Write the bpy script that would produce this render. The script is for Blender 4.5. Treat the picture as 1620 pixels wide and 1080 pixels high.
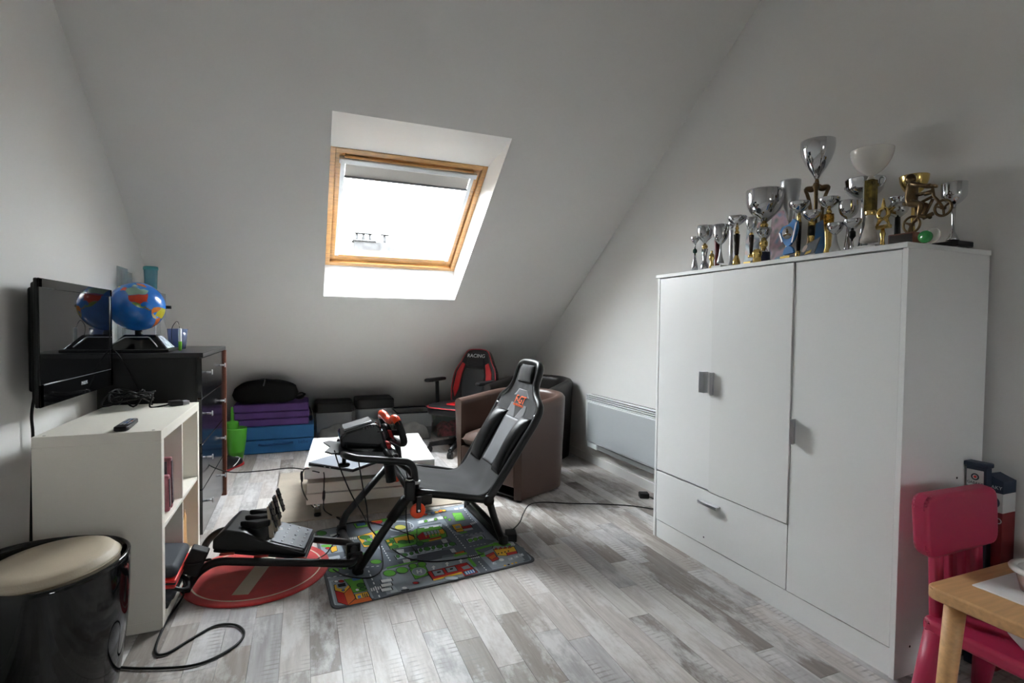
import bpy, bmesh, math, random
from mathutils import Vector, Matrix, noise as mnoise
random.seed(7)
C = bpy.context.scene.collection
for o in list(bpy.data.objects): bpy.data.objects.remove(o)
sc = bpy.context.scene

# ------------------------------------------------------------------ camera
FPX, YAW, PITCH, ROLL, CAMZ = 826.3, .3808, -.0309, .0114, 1.1842
_F = Vector((math.sin(YAW)*math.cos(PITCH), math.cos(YAW)*math.cos(PITCH), math.sin(PITCH)))
_R0 = Vector((math.cos(YAW), -math.sin(YAW), 0)); _U0 = _R0.cross(_F)
_R = _R0*math.cos(ROLL)+_U0*math.sin(ROLL); _U = -_R0*math.sin(ROLL)+_U0*math.cos(ROLL)
CAM = Vector((0, 0, CAMZ))
cd = bpy.data.cameras.new('camera'); cam = bpy.data.objects.new('camera', cd); C.objects.link(cam)
cd.sensor_width = 36; cd.lens = FPX/1620*36; cd.clip_start = .02; cd.clip_end = 400
cam.matrix_world = Matrix(((_R.x, _U.x, -_F.x, 0), (_R.y, _U.y, -_F.y, 0), (_R.z, _U.z, -_F.z, CAMZ), (0, 0, 0, 1)))
sc.camera = cam

# ------------------------------------------------------------------ world, daylight portals, exposure
W = bpy.data.worlds.new('overcast_sky'); sc.world = W; W.use_nodes = True
bgn = W.node_tree.nodes['Background']
# standard overcast sky: three times brighter overhead than at the horizon, dull ground below it
_N = W.node_tree.nodes; _L = W.node_tree.links
_tc = _N.new('ShaderNodeTexCoord'); _sx = _N.new('ShaderNodeSeparateXYZ'); _L.new(_tc.outputs['Generated'], _sx.inputs[0])
_rp = _N.new('ShaderNodeValToRGB'); _mr = _N.new('ShaderNodeMapRange'); _mr.inputs[1].default_value = -1; _mr.inputs[2].default_value = 1
_L.new(_sx.outputs['Z'], _mr.inputs[0]); _L.new(_mr.outputs[0], _rp.inputs[0])
_e = _rp.color_ramp.elements; _e[0].position = .495; _e[0].color = (.085, .08, .07, 1); _e[1].position = 1; _e[1].color = (.91, .96, 1, 1)
_h = _e.new(.505); _h.color = (.305, .32, .333, 1)
_L.new(_rp.outputs[0], bgn.inputs[0]); bgn.inputs[1].default_value = 24.0
sc.view_settings.view_transform = 'Standard'; sc.view_settings.look = 'None'
sc.view_settings.gamma = 1; sc.view_settings.use_curve_mapping = False
sc.view_settings.exposure = 1.58
XL, XR = -.98, 2.33              # gable walls
SA, SB = 4.588, .7303            # roof slope: z = SA - SB*y
KNEE = 5.98                      # knee wall
CEIL = 3.05                      # flat ceiling under the ridge
YF = -2.6                        # wall behind the camera
def slope_z(y): return SA-SB*y
def portal(name, corners):
    a, b, c_, d = [Vector(q) for q in corners]
    l = bpy.data.lights.new(name, 'AREA'); l.shape = 'RECTANGLE'
    l.size = (b-a).length; l.size_y = (d-a).length
    o = bpy.data.objects.new(name, l); C.objects.link(o)
    x = (b-a).normalized(); y = (d-a).normalized(); z = x.cross(y)   # light shines along -z
    m = Matrix((x, y, z)).transposed().to_4x4(); m.translation = (a+c_)/2
    o.matrix_world = m
    l.cycles.is_portal = True
    return o
# skylight in the far slope (seen) and an unseen window behind the camera, added for rear fill
SKY_IN = ((.15, 3.066), (1.213, 4.37))
FR_T, FR_B, FR_L, FR_R = (3.487, 2.289), (4.372, 1.645), .158, 1.203
portal('skylight_portal', [(FR_L, 3.56, 2.34), (FR_L, 4.44, 1.70), (FR_R, 4.44, 1.70), (FR_R, 3.56, 2.34)])
RW = (.60, 1.20, 1.05, 1.72)
portal('rear_window_portal', [(RW[0], YF-.1, RW[2]), (RW[0], YF-.1, RW[3]), (RW[1], YF-.1, RW[3]), (RW[1], YF-.1, RW[2])])

# ------------------------------------------------------------------ helpers
def PX(u, v, x=None, y=None, z=None):
    """point in the room seen at photo pixel (u, v) on a plane x, y or z = const"""
    d = _R*((u-810)/FPX)-_U*((v-540)/FPX)+_F
    if x is not None: t = (x-CAM.x)/d.x
    elif y is not None: t = (y-CAM.y)/d.y
    else: t = (z-CAM.z)/d.z
    return CAM+d*t
def zdepth(p): return (Vector(p)-CAM).dot(_F)
MATS = {}
def mat(name, col, rough=.5, metal=0, bump=0, bscale=60, var=0, vscale=8, spec=None, coat=0, trans=0, ior=None, alpha=1, stretch=None, sheen=0, bdist=.002):
    if name in MATS: return MATS[name]
    m = bpy.data.materials.new(name); m.use_nodes = True; N = m.node_tree.nodes; L = m.node_tree.links
    b = N['Principled BSDF']; c4 = (*col, 1)
    b.inputs['Base Color'].default_value = c4; b.inputs['Roughness'].default_value = rough; b.inputs['Metallic'].default_value = metal
    if spec is not None: b.inputs['Specular IOR Level'].default_value = spec
    if coat: b.inputs['Coat Weight'].default_value = coat; b.inputs['Coat Roughness'].default_value = .08
    if trans: b.inputs['Transmission Weight'].default_value = trans
    if ior: b.inputs['IOR'].default_value = ior
    if sheen: b.inputs['Sheen Weight'].default_value = sheen
    if alpha < 1: b.inputs['Alpha'].default_value = alpha
    if bump or var:
        g = N.new('ShaderNodeNewGeometry'); vec = g.outputs['Position']
        if stretch:
            mp = N.new('ShaderNodeMapping'); mp.inputs['Scale'].default_value = stretch; L.new(vec, mp.inputs[0]); vec = mp.outputs[0]
        if var:
            n = N.new('ShaderNodeTexNoise'); n.inputs['Scale'].default_value = vscale; n.inputs['Detail'].default_value = 5; L.new(vec, n.inputs['Vector'])
            r = N.new('ShaderNodeMapRange'); r.inputs[1].default_value = .3; r.inputs[2].default_value = .7; r.inputs[3].default_value = 1-var; r.inputs[4].default_value = 1+var
            L.new(n.outputs['Fac'], r.inputs[0])
            mx = N.new('ShaderNodeMix'); mx.data_type = 'RGBA'; mx.blend_type = 'MULTIPLY'; mx.inputs[0].default_value = 1
            mx.inputs['A'].default_value = c4; L.new(r.outputs[0], mx.inputs['B']); L.new(mx.outputs['Result'], b.inputs['Base Color'])
        if bump:
            n = N.new('ShaderNodeTexNoise'); n.inputs['Scale'].default_value = bscale; n.inputs['Detail'].default_value = 4; L.new(vec, n.inputs['Vector'])
            bp = N.new('ShaderNodeBump'); bp.inputs['Strength'].default_value = bump; bp.inputs['Distance'].default_value = bdist
            L.new(n.outputs['Fac'], bp.inputs['Height']); L.new(bp.outputs[0], b.inputs['Normal'])
    MATS[name] = m; return m
def srgb(r, g, b):
    f = lambda c: (c/255/12.92) if c/255 <= .04045 else ((c/255+.055)/1.055)**2.4
    return (f(r), f(g), f(b))
def wloc(o):
    p = Vector((0, 0, 0))
    while o is not None: p += o.location; o = o.parent
    return p
def link(name, me, parent=None, mats=(), label=None, loc=None):
    o = bpy.data.objects.new(name, me); C.objects.link(o)
    for m in mats: me.materials.append(m)
    if parent is not None: o.parent = parent
    if loc is not None: o.location = loc
    if label: o['label'] = label
    return o
def thing(name, label, cat, loc=(0, 0, 0), rz=0, group=None, kind=None):
    o = bpy.data.objects.new(name, None); C.objects.link(o); o.location = loc; o.rotation_euler = (0, 0, rz); o.empty_display_size = .05
    tag(o, label, cat, group, kind); return o
def tag(o, label=None, cat=None, group=None, kind=None):
    if label: o['label'] = label
    if cat: o['category'] = cat
    if group: o['group'] = group
    if kind: o['kind'] = kind
    return o
def struct(name, label=None, loc=(0, 0, 0)):
    o = bpy.data.objects.new(name, None); C.objects.link(o); o.location = loc; o['kind'] = 'structure'
    if label: o['label'] = label
    return o
def smoothpath(pts, n=8, closed=False):
    """Catmull-Rom through points"""
    pts = [Vector(p) for p in pts]; out = []
    m = len(pts); rng = range(m if closed else m-1)
    for i in rng:
        if closed: p0, p1, p2, p3 = pts[i-1], pts[i], pts[(i+1) % m], pts[(i+2) % m]
        else: p0 = pts[max(i-1, 0)]; p1 = pts[i]; p2 = pts[i+1]; p3 = pts[min(i+2, m-1)]
        for k in range(n):
            t = k/n
            out.append(.5*((2*p1)+(p2-p0)*t+(2*p0-5*p1+4*p2-p3)*t*t+(3*p1-p0-3*p2+p3)*t*t*t))
    if not closed: out.append(pts[-1])
    return out
def roundpath(pts, r, n=6):
    """polyline with rounded corners"""
    pts = [Vector(p) for p in pts]; out = [pts[0]]
    for i in range(1, len(pts)-1):
        a, b, c = pts[i-1], pts[i], pts[i+1]
        d1 = a-b; d2 = c-b; rr = min(r, d1.length*.48, d2.length*.48)
        p1 = b+d1.normalized()*rr; p2 = b+d2.normalized()*rr
        for k in range(n+1):
            t = k/n; out.append((1-t)**2*p1+2*t*(1-t)*b+t*t*p2)
    out.append(pts[-1]); return out
class MB:
    def __init__(s): s.bm = bmesh.new(); s.mi = 0; s.smooth = False
    def _mark(s, fs, smooth=None):
        sm = s.smooth if smooth is None else smooth
        for f in fs: f.material_index = s.mi; f.smooth = sm
    def box(s, lo, hi, bev=0, seg=2, rot=None, piv=None):
        t = bmesh.new(); lo = Vector(lo); hi = Vector(hi)
        bmesh.ops.create_cube(t, size=1)
        for v in t.verts: v.co = Vector(((lo.x+hi.x)/2+v.co.x*(hi.x-lo.x), (lo.y+hi.y)/2+v.co.y*(hi.y-lo.y), (lo.z+hi.z)/2+v.co.z*(hi.z-lo.z)))
        s._bev(t, bev, seg)
        if rot is not None:
            pv = Vector(piv) if piv is not None else (lo+hi)/2
            for v in t.verts: v.co = rot@(v.co-pv)+pv
        s.merge(t, None); return s
    def _bev(s, t, bev, seg):
        if not bev: return
        r = bmesh.ops.bevel(t, geom=t.edges[:], offset=bev, segments=seg, profile=.5, affect='EDGES')
        for f in t.faces: f.smooth = False
        for f in r['faces']: f.smooth = True
    def merge(s, t, smooth=False):
        mp = {v: s.bm.verts.new(v.co) for v in t.verts}; fs = []
        for f in t.faces:
            try: g = s.bm.faces.new([mp[v] for v in f.verts])
            except ValueError: continue
            g.material_index = s.mi; g.smooth = f.smooth if smooth is None else smooth
        t.free()
    def prism(s, poly, vec, bev=0, seg=2, smooth=False):
        """extrude planar polygon (3D points) along vec"""
        t = bmesh.new(); vec = Vector(vec)
        a = [t.verts.new(Vector(p)) for p in poly]; b = [t.verts.new(Vector(p)+vec) for p in poly]; n = len(a)
        t.faces.new(a[::-1]); t.faces.new(b)
        for i in range(n): t.faces.new((a[i], a[(i+1) % n], b[(i+1) % n], b[i]))
        bmesh.ops.recalc_face_normals(t, faces=t.faces[:])
        s._bev(t, bev, seg)
        s.merge(t, True if smooth else None); return s
    def tube(s, path, r, n=8, closed=False, cap=True):
        path = [Vector(p) for p in path]; m = len(path); rr = r if isinstance(r, (list, tuple)) else [r]*m
        rings = []; up = None
        for i, p in enumerate(path):
            if closed: t = path[(i+1) % m]-path[i-1]
            else: t = path[min(i+1, m-1)]-path[max(i-1, 0)]
            if t.length < 1e-9: t = Vector((0, 0, 1))
            t.normalize()
            if up is None: up = Vector((0, 0, 1)) if abs(t.z) < .9 else Vector((1, 0, 0))
            a = up-t*up.dot(t)
            if a.length < 1e-5: a = t.orthogonal()
            a.normalize(); up = a; b = t.cross(a)
            rings.append([s.bm.verts.new(p+(a*math.cos(2*math.pi*k/n)+b*math.sin(2*math.pi*k/n))*rr[i]) for k in range(n)])
        fs = []
        for i in range(m if closed else m-1):
            A = rings[i]; B = rings[(i+1) % m]
            for k in range(n): fs.append(s.bm.faces.new((A[k], A[(k+1) % n], B[(k+1) % n], B[k])))
        if cap and not closed: fs.append(s.bm.faces.new(rings[0][::-1])); fs.append(s.bm.faces.new(rings[-1]))
        s._mark(fs, True)
        if cap and not closed: fs[-1].smooth = fs[-2].smooth = False
        return s
    def cyl(s, p, q, r, r2=None, n=20): return s.tube([p, q], [r, r if r2 is None else r2], n)
    def lathe(s, c, prof, n=24, axis=None, smooth=True, sx=1, sy=1):
        """prof: list of (radius, height) around axis through c"""
        c = Vector(c); rings = []
        M = Matrix.Identity(3) if axis is None else Vector((0, 0, 1)).rotation_difference(Vector(axis)).to_matrix()
        for r, h in prof:
            if r < 1e-6: rings.append([s.bm.verts.new(c+M@Vector((0, 0, h)))])
            else: rings.append([s.bm.verts.new(c+M@Vector((sx*r*math.cos(2*math.pi*k/n), sy*r*math.sin(2*math.pi*k/n), h))) for k in range(n)])
        fs = []
        for A, B in zip(rings, rings[1:]):
            if len(A) == 1 and len(B) == 1: continue
            for k in range(n):
                k2 = (k+1) % n
                if len(A) == 1: fs.append(s.bm.faces.new((A[0], B[k2], B[k])))
                elif len(B) == 1: fs.append(s.bm.faces.new((A[k], A[k2], B[0])))
                else: fs.append(s.bm.faces.new((A[k], A[k2], B[k2], B[k])))
        s._mark(fs, smooth); return s
    def ball(s, c, r, n=16, sc_=(1, 1, 1)):
        c = Vector(c); m = n//2; prof = [(math.sin(math.pi*i/m)*r, -math.cos(math.pi*i/m)*r*sc_[2]) for i in range(m+1)]
        prof[0] = (0, prof[0][1]); prof[-1] = (0, prof[-1][1]); return s.lathe(c, prof, n, sx=sc_[0], sy=sc_[1])
    def grid(s, fn, nu, nv, thick=0, closed_u=False):
        """surface fn(i/nu, j/nv); thick offsets a second skin along normals"""
        t = bmesh.new()
        V = [[t.verts.new(fn(i/nu, j/nv)) for j in range(nv+1)] for i in range(nu+(0 if closed_u else 1))]
        for i in range(nu):
            i2 = (i+1) % nu if closed_u else i+1
            for j in range(nv): t.faces.new((V[i][j], V[i2][j], V[i2][j+1], V[i][j+1]))
        if thick:
            bmesh.ops.recalc_face_normals(t, faces=t.faces[:])
            bmesh.ops.solidify(t, geom=t.faces[:], thickness=thick)
        s.merge(t, True); return s
    def poly(s, pts):
        f = s.bm.faces.new([s.bm.verts.new(Vector(p)) for p in pts]); s._mark([f]); return s
    def build(s, name, m, parent=None, label=None, local=False, recalc=True, subsurf=0):
        if recalc: bmesh.ops.recalc_face_normals(s.bm, faces=s.bm.faces[:])
        me = bpy.data.meshes.new(name)
        off = Vector((0, 0, 0))
        if parent is not None and not local: off = wloc(parent)
        o_ = Vector((0, 0, 0))
        if parent is None:                         # top-level mesh: origin at its base
            xs = [v.co for v in s.bm.verts]
            o_ = Vector(((min(p.x for p in xs)+max(p.x for p in xs))/2, (min(p.y for p in xs)+max(p.y for p in xs))/2, min(p.z for p in xs)))
            off = o_
        for v in s.bm.verts: v.co -= off
        s.bm.to_mesh(me); s.bm.free()
        ms = m if isinstance(m, (list, tuple)) else [m]
        o = link(name, me, parent, ms, label)
        if parent is None: o.location = o_
        if subsurf:
            md = o.modifiers.new('subdivision', 'SUBSURF'); md.levels = subsurf; md.render_levels = subsurf
        return o
def text_mesh(name, body, size, mtx, m, parent=None, depth=.0006, label=None, align='CENTER', sx=1, shear=0):
    cu = bpy.data.curves.new(name, 'FONT'); cu.body = body; cu.size = size; cu.extrude = depth; cu.align_x = align; cu.align_y = 'CENTER'; cu.resolution_u = 3; cu.shear = shear
    ob = bpy.data.objects.new(name, cu); C.objects.link(ob)
    dg = bpy.context.evaluated_depsgraph_get(); me = bpy.data.meshes.new_from_object(ob.evaluated_get(dg))
    bpy.data.objects.remove(ob); bpy.data.curves.remove(cu)
    off = wloc(parent) if parent is not None else Vector((0, 0, 0))
    for v in me.vertices: v.co = (mtx@Vector((v.co.x*sx, v.co.y, v.co.z)))-off
    me.materials.clear()
    return link(name, me, parent, [m], label)
def frame3(origin, right, up):
    r = Vector(right).normalized(); u = Vector(up); u = (u-r*u.dot(r)).normalized(); n = r.cross(u)
    m = Matrix((r, u, n)).transposed().to_4x4(); m.translation = Vector(origin); return m
def copy_tree(o, parent=None):
    c = o.copy(); C.objects.link(c); c.parent = parent
    for ch in list(o.children): copy_tree(ch, c)
    return c

# ------------------------------------------------------------------ materials
M_wall = mat('white_wall_paint', (.72, .71, .69), .85, bump=.10, bscale=260, var=.015, vscale=2, bdist=.001)
M_white = mat('white_laminate', (.84, .84, .83), .38, bump=.03, bscale=300)
M_whitegrey = mat('light_grey_laminate', (.80, .80, .785), .4, bump=.03, bscale=300)
M_shelf = mat('white_shelf_foil', (.74, .70, .62), .45, bump=.03, bscale=200, var=.02, vscale=5)
M_pine = mat('varnished_pine', srgb(205, 155, 95), .35, var=.22, vscale=14, stretch=(1, 6, 6), coat=.3)
M_black = mat('black_plastic', (.006, .006, .0065), .4, spec=.3)
M_blackmatte = mat('matte_black_plastic', (.008, .008, .0085), .6, spec=.3, bump=.1, bscale=500)
M_gloss = mat('glossy_black', (.003, .003, .0035), .07, spec=.45)
M_metalblk = mat('black_powder_coat', (.005, .005, .0055), .36, spec=.35, bump=.05, bscale=700)
M_cable = mat('black_cable_rubber', (.004, .004, .004), .5, spec=.25)
M_chrome = mat('chrome', (.64, .65, .67), .06, 1)
M_silver = mat('brushed_silver', (.62, .63, .65), .28, 1)
M_gold = mat('polished_gold', (.80, .57, .20), .16, 1)
M_bronze = mat('dark_bronze', (.16, .11, .06), .32, 1, var=.25, vscale=40)
M_red = mat('red_plastic', srgb(200, 25, 20), .4)
M_orange = mat('orange_plastic', srgb(235, 70, 25), .38)
M_glass = None
def glass(name, col, alpha, rough=.05):
    m = bpy.data.materials.new(name); m.use_nodes = True; N = m.node_tree.nodes; L = m.node_tree.links
    N.remove(N['Principled BSDF']); t = N.new('ShaderNodeBsdfTransparent'); t.inputs[0].default_value = (*col, 1)
    g = N.new('ShaderNodeBsdfGlossy'); g.inputs['Roughness'].default_value = rough; g.inputs[0].default_value = (.9, .9, .9, 1)
    d = N.new('ShaderNodeBsdfDiffuse'); d.inputs[0].default_value = (*col, 1)
    lw = N.new('ShaderNodeLayerWeight'); lw.inputs[0].default_value = .5
    pw = N.new('ShaderNodeMath'); pw.operation = 'POWER'; pw.inputs[1].default_value = 5; L.new(lw.outputs['Facing'], pw.inputs[0])
    f = N.new('ShaderNodeMath'); f.operation = 'MULTIPLY_ADD'; f.inputs[1].default_value = .93; f.inputs[2].default_value = .035; L.new(pw.outputs[0], f.inputs[0])
    m1 = N.new('ShaderNodeMixShader'); m1.inputs[0].default_value = alpha; L.new(t.outputs[0], m1.inputs[1]); L.new(d.outputs[0], m1.inputs[2])
    m2 = N.new('ShaderNodeMixShader'); L.new(f.outputs[0], m2.inputs[0]); L.new(m1.outputs[0], m2.inputs[1]); L.new(g.outputs[0], m2.inputs[2])
    L.new(m2.outputs[0], N['Material Output'].inputs[0]); MATS[name] = m; return m
M_pane = glass('window_glass', (.97, .98, .98), 0, .01)
M_clear = glass('clear_plastic', (.84, .87, .88), .13, .12)
M_frost = glass('frosted_glass', (.92, .90, .86), .48, .10)
# ================================================================== SETTING
# ---- floor: laminate boards laid along the room
def plank_material():
    m = bpy.data.materials.new('whitewashed_plank'); m.use_nodes = True; N = m.node_tree.nodes; L = m.node_tree.links
    b = N['Principled BSDF']; b.inputs['Roughness'].default_value = .34; b.inputs['Specular IOR Level'].default_value = .45
    oi = N.new('ShaderNodeObjectInfo'); g = N.new('ShaderNodeNewGeometry')
    off = N.new('ShaderNodeVectorMath'); off.operation = 'MULTIPLY_ADD'
    cmb = N.new('ShaderNodeCombineXYZ'); 
    mul = N.new('ShaderNodeMath'); mul.operation = 'MULTIPLY'; mul.inputs[1].default_value = 37.0; L.new(oi.outputs['Random'], mul.inputs[0])
    for i in range(3): L.new(mul.outputs[0], cmb.inputs[i])
    L.new(g.outputs['Position'], off.inputs[0]); off.inputs[1].default_value = (1, 1, 1); L.new(cmb.outputs[0], off.inputs[2])
    def nz(scale, sx, sy, detail=5, rough=.6):
        mp = N.new('ShaderNodeMapping'); mp.inputs['Scale'].default_value = (sx, sy, 1); L.new(off.outputs[0], mp.inputs[0])
        n = N.new('ShaderNodeTexNoise'); n.inputs['Scale'].default_value = scale; n.inputs['Detail'].default_value = detail; n.inputs['Roughness'].default_value = rough
        L.new(mp.outputs[0], n.inputs['Vector']); return n
    def ramp(src, lo, hi, a=0., b_=1.):
        r = N.new('ShaderNodeMapRange'); r.inputs[1].default_value = lo; r.inputs[2].default_value = hi; r.inputs[3].default_value = a; r.inputs[4].default_value = b_; L.new(src, r.inputs[0]); return r.outputs[0]
    def mixc(fac, A, B, mode='MIX'):
        x = N.new('ShaderNodeMix'); x.data_type = 'RGBA'; x.blend_type = mode
        (L.new(fac, x.inputs[0]) if not isinstance(fac, float) else setattr(x.inputs[0], 'default_value', fac))
        for k, s in (('A', A), ('B', B)):
            if isinstance(s, tuple): x.inputs[k].default_value = s
            else: L.new(s, x.inputs[k])
        return x.outputs['Result']
    base = oi.outputs['Color']
    grain = nz(1, 60, 5, 6); c1 = mixc(ramp(grain.outputs['Fac'], .3, .7, .0, .55), base, (.46, .43, .41, 1), 'MULTIPLY')
    c1 = mixc(ramp(grain.outputs['Fac'], .62, .8, 0, .5), base, c1) if False else c1
    worn = nz(3.2, 2.2, .8, 6, .7); c2 = mixc(ramp(worn.outputs['Fac'], .48, .60, 0., .62), c1, (.63, .61, .60, 1))
    # cross-cut saw marks: thin dark dashes across the board, in patches
    wv = N.new('ShaderNodeTexWave'); wv.wave_type = 'BANDS'; wv.bands_direction = 'Y'; wv.inputs['Scale'].default_value = 13; wv.inputs['Distortion'].default_value = 2.2; wv.inputs['Detail'].default_value = 2; wv.inputs['Detail Scale'].default_value = .6
    L.new(off.outputs[0], wv.inputs['Vector'])
    mask = nz(2.4, 3, 1.2, 3); dash = nz(14, 1.5, .35, 2)
    mm = N.new('ShaderNodeMath'); mm.operation = 'MULTIPLY'; L.new(ramp(wv.outputs['Fac'], .70, .95), mm.inputs[0]); L.new(ramp(mask.outputs['Fac'], .50, .62), mm.inputs[1])
    m3 = N.new('ShaderNodeMath'); m3.operation = 'MULTIPLY'; L.new(mm.outputs[0], m3.inputs[0]); L.new(ramp(dash.outputs['Fac'], .38, .55, .1, .7), m3.inputs[1])
    c3 = mixc(m3.outputs[0], c2, (.20, .18, .165, 1))
    L.new(c3, b.inputs['Base Color'])
    rr = ramp(grain.outputs['Fac'], .3, .7, .40, .55); L.new(rr, b.inputs['Roughness'])
    bp = N.new('ShaderNodeBump'); bp.inputs['Strength'].default_value = .12; bp.inputs['Distance'].default_value = .001; L.new(grain.outputs['Fac'], bp.inputs['Height']); L.new(bp.outputs[0], b.inputs['Normal'])
    return m
M_plank = plank_material()
M_sub = mat('floor_underlay', (.10, .095, .09), .8)
floor = struct('floor', 'grey whitewashed wooden plank floor')
mb = MB(); mb.box((XL-.1, YF-.1, -.12), (XR+.1, KNEE+.1, -.0075)); mb.build('floor_slab', M_sub, floor)
TONES = [tuple(v_*k_ for v_, k_ in zip(c_, (.97, .935, .915))) for c_ in [(.52, .49, .47), (.42, .39, .365), (.30, .27, .245), (.47, .465, .475), (.58, .57, .55), (.36, .335, .31), (.55, .52, .50), (.40, .395, .40), (.25, .225, .205), (.50, .475, .455)]]
pm = bpy.data.meshes.new('plank')
t = bmesh.new(); bmesh.ops.create_cube(t, size=1)
top = [e for e in t.edges if all(v.co.z > 0 for v in e.verts)]
t.to_mesh(pm); t.free(); pm.materials.append(M_plank)
PW = .1; nrow = int(round((XR-XL)/PW)); PWr = (XR-XL)/nrow
rnd = random.Random(11); rest = MB(); cnt = 0; lastt = -1
for i in range(nrow):
    x0 = XL+i*PWr; y = KNEE
    y -= rnd.uniform(0, .5)*.0
    first = True
    while y > YF:
        ln = rnd.choice([.35, .45, .6, .75, .9, 1.1]) if not first else rnd.uniform(.2, .9); first = False
        y2 = max(y-ln, YF)
        if y2 < YF+.15: y2 = YF
        if y > 1.35 and cnt < 296:
            o = bpy.data.objects.new('plank', pm); C.objects.link(o); o.parent = floor
            o.location = (x0+PWr/2, (y+y2)/2, -.004+rnd.uniform(-.00025, .00025)); o.scale = (PWr-.0012, (y-y2)-.0012, .008)
            k = rnd.randrange(len(TONES))
            if k == lastt: k = (k+3) % len(TONES)
            lastt = k; j = rnd.uniform(.93, 1.07); c = TONES[k]; o.color = (c[0]*j, c[1]*j, c[2]*j, 1); cnt += 1
        else: rest.box((x0+.0006, y2+.0006, -.008), (x0+PWr-.0006, y-.0006, 0))
        y = y2
ro = rest.build('plank_remainder', M_plank, floor); ro['kind'] = 'stuff'; ro.color = (.46, .44, .42, 1)

# ---- gable walls, knee wall, wall behind the camera, ceiling
T = .14
yc = (SA-CEIL)/SB; yb = -1.0
prof = [(YF-T, -.12), (KNEE+T, -.12), (KNEE+T, slope_z(KNEE+T)+.35), (yc, CEIL+.35), (YF-T, CEIL+.35)]
def gable(name, x0, x1, label):
    b = MB(); b.prism([(x0, y, z) for y, z in prof], (x1-x0, 0, 0)); o = b.build(name, M_wall); tag(o, label, None, None, 'structure'); return o
gable('wall_left', XL-T, XL, 'white gable wall with the television')
gable('wall_right', XR, XR+T, 'white gable wall behind the wardrobe')
b = MB(); b.box((XL, KNEE, -.12), (XR, KNEE+T, slope_z(KNEE)+.1)); tag(b.build('wall_back', M_wall), 'low knee wall below the roof slope', None, None, 'structure')
b = MB(); x0, x1, z0, z1 = RW
for lo, hi in (((XL, -.12), (x0, CEIL+.2)), ((x1, -.12), (XR, CEIL+.2)), ((x0, -.12), (x1, z0)), ((x0, z1), (x1, CEIL+.2))):
    b.box((lo[0], YF-T, lo[1]), (hi[0], YF, hi[1]))
tag(b.build('wall_front', M_wall), 'white wall behind the viewer with a window', None, None, 'structure')
w2 = struct('window_2', 'white framed window behind the viewer', (0, YF-.09, z0))  # unseen window, added and sized for the fill light from behind
b = MB()
for lo, hi in (((x0, z0), (x0+.05, z1)), ((x1-.05, z0), (x1, z1)), ((x0, z0), (x1, z0+.05)), ((x0, z1-.05), (x1, z1)), (((x0+x1)/2-.03, z0), ((x0+x1)/2+.03, z1))):
    b.box((lo[0], YF-.11, lo[1]), (hi[0], YF-.06, hi[1]))
b.build('window_frame', M_white, w2)
b = MB(); b.box((x0+.04, YF-.09, z0+.04), (x1-.04, YF-.086, z1-.04)); b.build('pane', M_pane, w2)
# ceiling: flat part and the slope with the skylight opening
b = MB(); b.box((XL, YF, CEIL), (XR, yc+.02, CEIL+.15)); tag(b.build('ceiling', M_wall), 'flat white ceiling under the ridge', None, None, 'structure')
(ox0, oy0), (ox1, oy1) = SKY_IN; oz0, oz1 = slope_z(oy0), slope_z(oy1)
def slab(b, xa, xb, ya, yb_, th=.30):
    nrm = Vector((0, SB, 1)).normalized()
    q = [Vector((xa, ya, slope_z(ya))), Vector((xb, ya, slope_z(ya))), Vector((xb, yb_, slope_z(yb_))), Vector((xa, yb_, slope_z(yb_)))]
    return q, nrm*th
b = MB()
for xa, xb, ya, yb_ in ((XL, ox0, yc, KNEE), (ox1, XR, yc, KNEE), (ox0, ox1, yc, oy0), (ox0, ox1, oy1, KNEE)):
    q, nv = slab(b, xa, xb, ya, yb_); b.poly(q)
# splayed reveal: level head, upright sill wall
IN = [Vector((ox0, oy0, oz0)), Vector((ox1, oy0, oz0)), Vector((ox1, oy1, oz1)), Vector((ox0, oy1, oz1))]
OUT = [Vector((FR_L, *FR_T)), Vector((FR_R, *FR_T)), Vector((FR_R, *FR_B)), Vector((FR_L, *FR_B))]
# outer skin of the roof so no sky leaks round the frame
up = Vector((0, SB, 1)).normalized()
O2 = [p+up*.10 for p in OUT]
for k in range(4): b.poly((OUT[k], OUT[(k+1) % 4], O2[(k+1) % 4], O2[k]))
H = Vector((0, SB, 1)).normalized()*.30
def sp(x, y): return Vector((x, y, slope_z(y)))+H
R4 = [sp(XL-T, yc-.3), sp(XR+T, yc-.3), sp(XR+T, KNEE+.3), sp(XL-T, KNEE+.3)]
for k in range(4): b.poly((O2[k], O2[(k+1) % 4], R4[(k+1) % 4], R4[k]))
tag(b.build('roof_slope', M_wall, recalc=False), 'sloped white attic ceiling pierced by a skylight', None, None, 'structure')
bpy.data.objects['roof_slope'].name = 'ceiling_slope'
# baseboards
M_base = mat('white_baseboard', (.66, .65, .63), .5)
for nm, xa, xb in (('baseboard_left', XL, XL+.013), ('baseboard_right', XR-.013, XR)):
    b = MB(); b.box((xa, YF, 0), (xb, KNEE, .07), .003); tag(b.build(nm, M_base), 'white skirting board along the gable wall' if 'left' in nm else 'white skirting board below the radiator', None, None, 'structure')

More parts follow.
